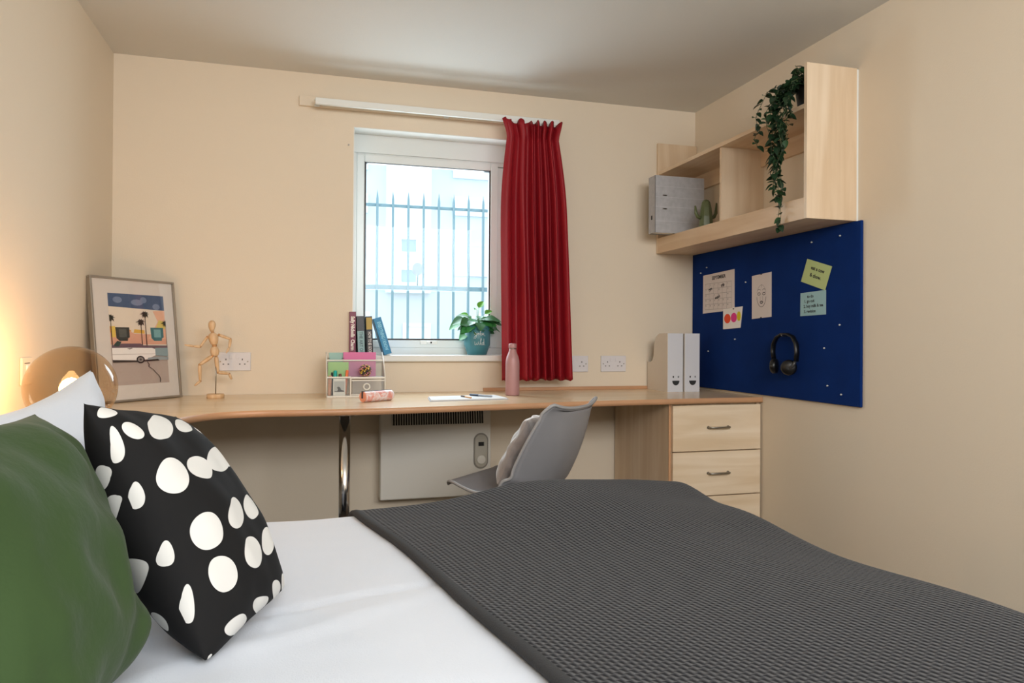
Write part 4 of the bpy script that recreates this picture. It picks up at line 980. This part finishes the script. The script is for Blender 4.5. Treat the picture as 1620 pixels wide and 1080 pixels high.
for a, r, h, mi, pi_, sc_ in LV:
    a = math.radians(a); x, y = r*math.cos(a), r*math.sin(a)*.85
    if y > .045: y = .045
    o = link('leaf', lm[mi], pt, (x, y, h)); o.rotation_euler = Euler((pi_*.8+(.5 if math.sin(a) > 0 else .15)*math.sin(a), .65*math.cos(a)+rl.uniform(-.3, .3), a-PI/2+rl.uniform(-.3, .3))); o.scale = (sc_,)*3
    stems.tube([(x*.3, y*.3, .128), (x*.6, y*.6, .128+(h-.128)*.6), (x, y, h)], .0014, 6)
part('stems', stems, M_l3, pt)

# ------------------------------------------------------------------ box file and cactus on the shelf
ZT = 1.570
bf = thing('lever_arch_file', 'pale grey linen lever arch file standing on the wall shelf', 'file', (1.720, 3.375, ZT))
def linen():
    m = mat('grey_linen', 'B5B4B6', .9, bump=(400, .0012), vary=(40, .12)); return m
ML = linen()
# second file behind gives the thick block seen from the side
part('cover', MB().box((0, 0, 0), (.285, .003, .297)).box((0, .072, 0), (.285, .075, .297)).box((0, 0, 0), (.003, .075, .297)), ML, bf, bev=.001)
part('pages', MB().box((.006, .006, .004), (.270, .069, .285)), mat('page_edge', 'E6E2D8', .9), bf)
for z in (.125, .195):
    mb = MB().box((.042, -.001, z-.0035), (.068, .0, z+.0035)); part('eyelet', mb, M_nickel, bf, bev=.001)
    part('eyelet_slot', MB().box((.050, -.0016, z-.002), (.064, -.0008, z+.002)), M_dark, bf)
part('spine_hole', MB().box((-.001, .030, .070), (.0005, .044, .092)), M_dark, bf)
for z in (.06, .135, .185, .24): part('weave_line', MB().box((.003, -.0006, z), (.283, .0002, z+.0012)), mat('linen_light', 'CFCED0', .9), bf)
ca = thing('ceramic_cactus', 'green faceted ceramic cactus with two arms on the wall shelf', 'ornament', (1.905, 3.19, ZT))
M_cac = mat('olive_ceramic', '5A6340', .3)
mb = MB().lathe([(.034, 0), (.036, .010), (.033, .060), (.027, .105), (.021, .132), (.014, .142), (.004, .146)], 8); mb.sm = [False]*len(mb.sm)
part('trunk', mb, M_cac, ca)
for s_, h0, h1 in ((-1, .062, .112), (1, .066, .132)):
    part('arm', MB().tube([(s_*.028, 0, h0-.010), (s_*.046, 0, h0-.004), (s_*.056, 0, h0+.014), (s_*.060, 0, h1)], [.0085, .009, .0085, .0045], 8), M_cac, ca)

# ------------------------------------------------------------------ hanging plant
hp = thing('trailing_plant', 'dark green trailing plant in a black pot spilling over the wall shelf', 'plant', (1.935, 2.455, 1.936))
part('pot', MB().lathe([(.040, 0), (.044, .004), (.056, .085), (.058, .092), (.054, .092), (.050, .080), (.001, .078)], 32), mat('black_pot', '0E0E0F', .5), hp)
M_h1 = mat('trailing_leaf_dark', '1C3820', .45, vary=(40, .3)); M_h2 = mat('trailing_leaf_mid', '2F5230', .45, vary=(40, .3))
hl = [leaf_mesh('leaf', .040, .025, M_h1, .15, .25), leaf_mesh('leaf', .036, .023, M_h2, .15, .2), leaf_mesh('leaf', .031, .021, M_h1, .2, .4)]
rh = random.Random(11)
vines = []
for k in range(13):
    # start in the pot, over the edge towards -x (and a little along y), then down
    y1 = rh.uniform(-.06, .15); dx = rh.uniform(-.135, -.105)-rh.uniform(0, .03); endz = rh.choice([-.10, -.16, -.22, -.26, -.30])+rh.uniform(-.03, .03)
    if k < 3: endz = [-.475, -.42, -.36][k]; y1 = [.045, .03, .055][k]; dx = -.118
    top = rh.uniform(.09, .15)
    pts = [Vector((0, 0, .075)), Vector((dx*.35, y1*.4, top)), Vector((dx*.8, y1*.8, top*.75)), Vector((dx, y1, .02))]
    n = 8
    for q in range(1, n+1):
        t = q/n; yc = y1*(1-t)+.035*t if endz < -.2 else y1; pts.append(Vector((dx+.010*math.sin(q+k), yc+.010*math.sin(q*1.7+k), .02+(endz-.02)*t)))
    vines.append(pts)
for k in range(7):
    a = rh.uniform(1.2, 4.4); vines.append([Vector((0, 0, .08)), Vector((.02*math.cos(a), .02*math.sin(a), .12)), Vector((.06*math.cos(a), .05*math.sin(a), .165+rh.uniform(-.02, .03)))])
vm = MB(); cnt = 0
allp = []
for pts in vines:
    vm.tube(pts, .0012, 6)
    L = 0
    for a, c in zip(pts[:-1], pts[1:]):
        seg = (c-a).length; m_ = max(1, int(seg/.0085))
        for q in range(m_): allp.append((a.lerp(c, (q+rh.random())/m_), (c-a).normalized()))
rh.shuffle(allp)
allp = [q for q in allp if not (q[0].z < .07 and q[0].x > -.07) and q[0].y > -.078]
more = MB()
for ix, (p, d) in enumerate(allp[:520]):
    o = link('leaf', hl[rh.randrange(3)], hp, p)
    a = rh.uniform(0, 2*PI)
    if p.x < -.095: a = rh.choice([rh.uniform(.2, PI-.2), rh.uniform(PI/2-.6, PI/2+1.8), rh.uniform(2.2, 5.4)])
    if math.cos(a+PI/2) > .2 and p.z < 0: a = PI-a
    if p.y < -.045 and math.sin(a+PI/2) < -.1: a = -a
    o.rotation_euler = Euler((rh.uniform(-1.1, .3), rh.uniform(-.6, .6), a)); s_ = rh.uniform(.75, 1.15); o.scale = (s_,)*3
    if ix >= 290:
        bpy.context.view_layer.update() if ix < 0 else None
        mm_ = Matrix.LocRotScale(o.location, o.rotation_euler, o.scale); more.add([mm_ @ v.co for v in o.data.vertices], [tuple(q.vertices) for q in o.data.polygons], 0, True); bpy.data.objects.remove(o)
part('foliage', more, M_h1, hp, kind='stuff')
part('vines', vm, mat('vine_stem', '4A5A3A', .6), hp)

# ------------------------------------------------------------------ chair
ch_dir = math.radians(135)      # facing
chx, chy = .872, 2.500
ch = thing('desk_chair', 'grey moulded plastic shell chair at the desk, turned towards the left', 'chair', (chx, chy, 0), ch_dir)
# local +x = facing, y = side
prof = [(.362, .474), (.352, .486), (.325, .486), (.275, .468), (.215, .448), (.155, .438), (.10, .440), (.055, .455), (.000, .480), (-.032, .525), (-.066, .600), (-.090, .675), (-.100, .735), (-.104, .772), (-.106, .784)]
wid = [.155, .170, .185, .20, .212, .220, .225, .225, .222, .220, .216, .210, .202, .192, .182]
lift = [.0, .0, .004, .012, .022, .035, .045, .065, .055, .045, .03, .018, .008, .0, -.004]
fwd = [0, 0, 0, 0, 0, .0, .015, .035, .06, .08, .085, .075, .055, .030, .018]
def interp(arr, t):
    i = min(len(arr)-2, int(t)); q = t-i
    a0 = arr[max(0, i-1)]; a1 = arr[i]; a2 = arr[i+1]; a3 = arr[min(len(arr)-1, i+2)]
    f = lambda p0, p1, p2, p3: .5*((2*p1)+(-p0+p2)*q+(2*p0-5*p1+4*p2-p3)*q*q+(-p0+3*p1-3*p2+p3)*q*q*q)
    return tuple(f(*v) for v in zip(a0, a1, a2, a3)) if isinstance(a1, tuple) else f(a0, a1, a2, a3)
def shell(nu=60, nv=28):
    vs = []
    for i in range(nu+1):
        t = (len(prof)-1)*i/nu; px, pz = interp(prof, t); w_ = interp(wid, t); lf = interp(lift, t); fw = interp(fwd, t)
        for j in range(nv+1):
            v = -1+2*j/nv; e = abs(v)**2.6
            zt = .012*(abs(v)**4)*(1 if t > 12 else 0) - (.012*(1-abs(v)**2) if t > 13 else 0)
            vs.append((px+fw*e, v*w_, pz+lf*e+zt))
    N = nv+1
    return MB().add(vs, [(i*N+j, i*N+j+1, (i+1)*N+j+1, (i+1)*N+j) for i in range(nu) for j in range(nv)], 0, True), vs, nu, nv
mb, svs, snu, snv = shell()
M_shell = mat('grey_moulded_plastic', '848488', .45)
o = part('shell', mb, M_shell, ch); sm = o.modifiers.new('solid', 'SOLIDIFY'); sm.thickness = .007; sm.offset = 0
N = snv+1
rim = [svs[i*N] for i in range(snu+1)]+[svs[snu*N+j] for j in range(1, snv+1)]+[svs[i*N+snv] for i in range(snu-1, -1, -1)]
part('rim', MB().tube(rim, .0060, 8), mat('light_grey_rim', '9A9A9C', .4), ch, label='rolled lighter grey rim')
part('seat_bracket', MB().box((.06, -.06, .395), (.24, .06, .415)), M_dark, ch, bev=.005)
for sx, sy in ((1, 1), (1, -1), (-1, 1), (-1, -1)):
    part('leg', MB().tube([(.15+sx*.05, sy*.05, .41), (.15+sx*.19, sy*.19, .0)], [.015, .010], 14), M_bw, ch)
# cushion on the chair
mb = pillow_mb((.155, .165, .490), (.155, -.165, .490), (.030, -.17, .735), (.030, .17, .735), .050, n=44, pull=.05, seed=3, wr=.018)
mb.v = [Matrix.Rotation(ch_dir, 4, 'Z') @ v + Vector((chx, chy, 0)) for v in mb.v]
o = part('chair_cushion', mb, mat('grey_velvet', '9A908C', .7, sheen=1.0, bump=(25, .006), vary=(18, .2))); tag(o, 'crumpled silver grey velvet cushion resting on the grey chair', 'cushion')
origin(o, (chx, chy, .48))
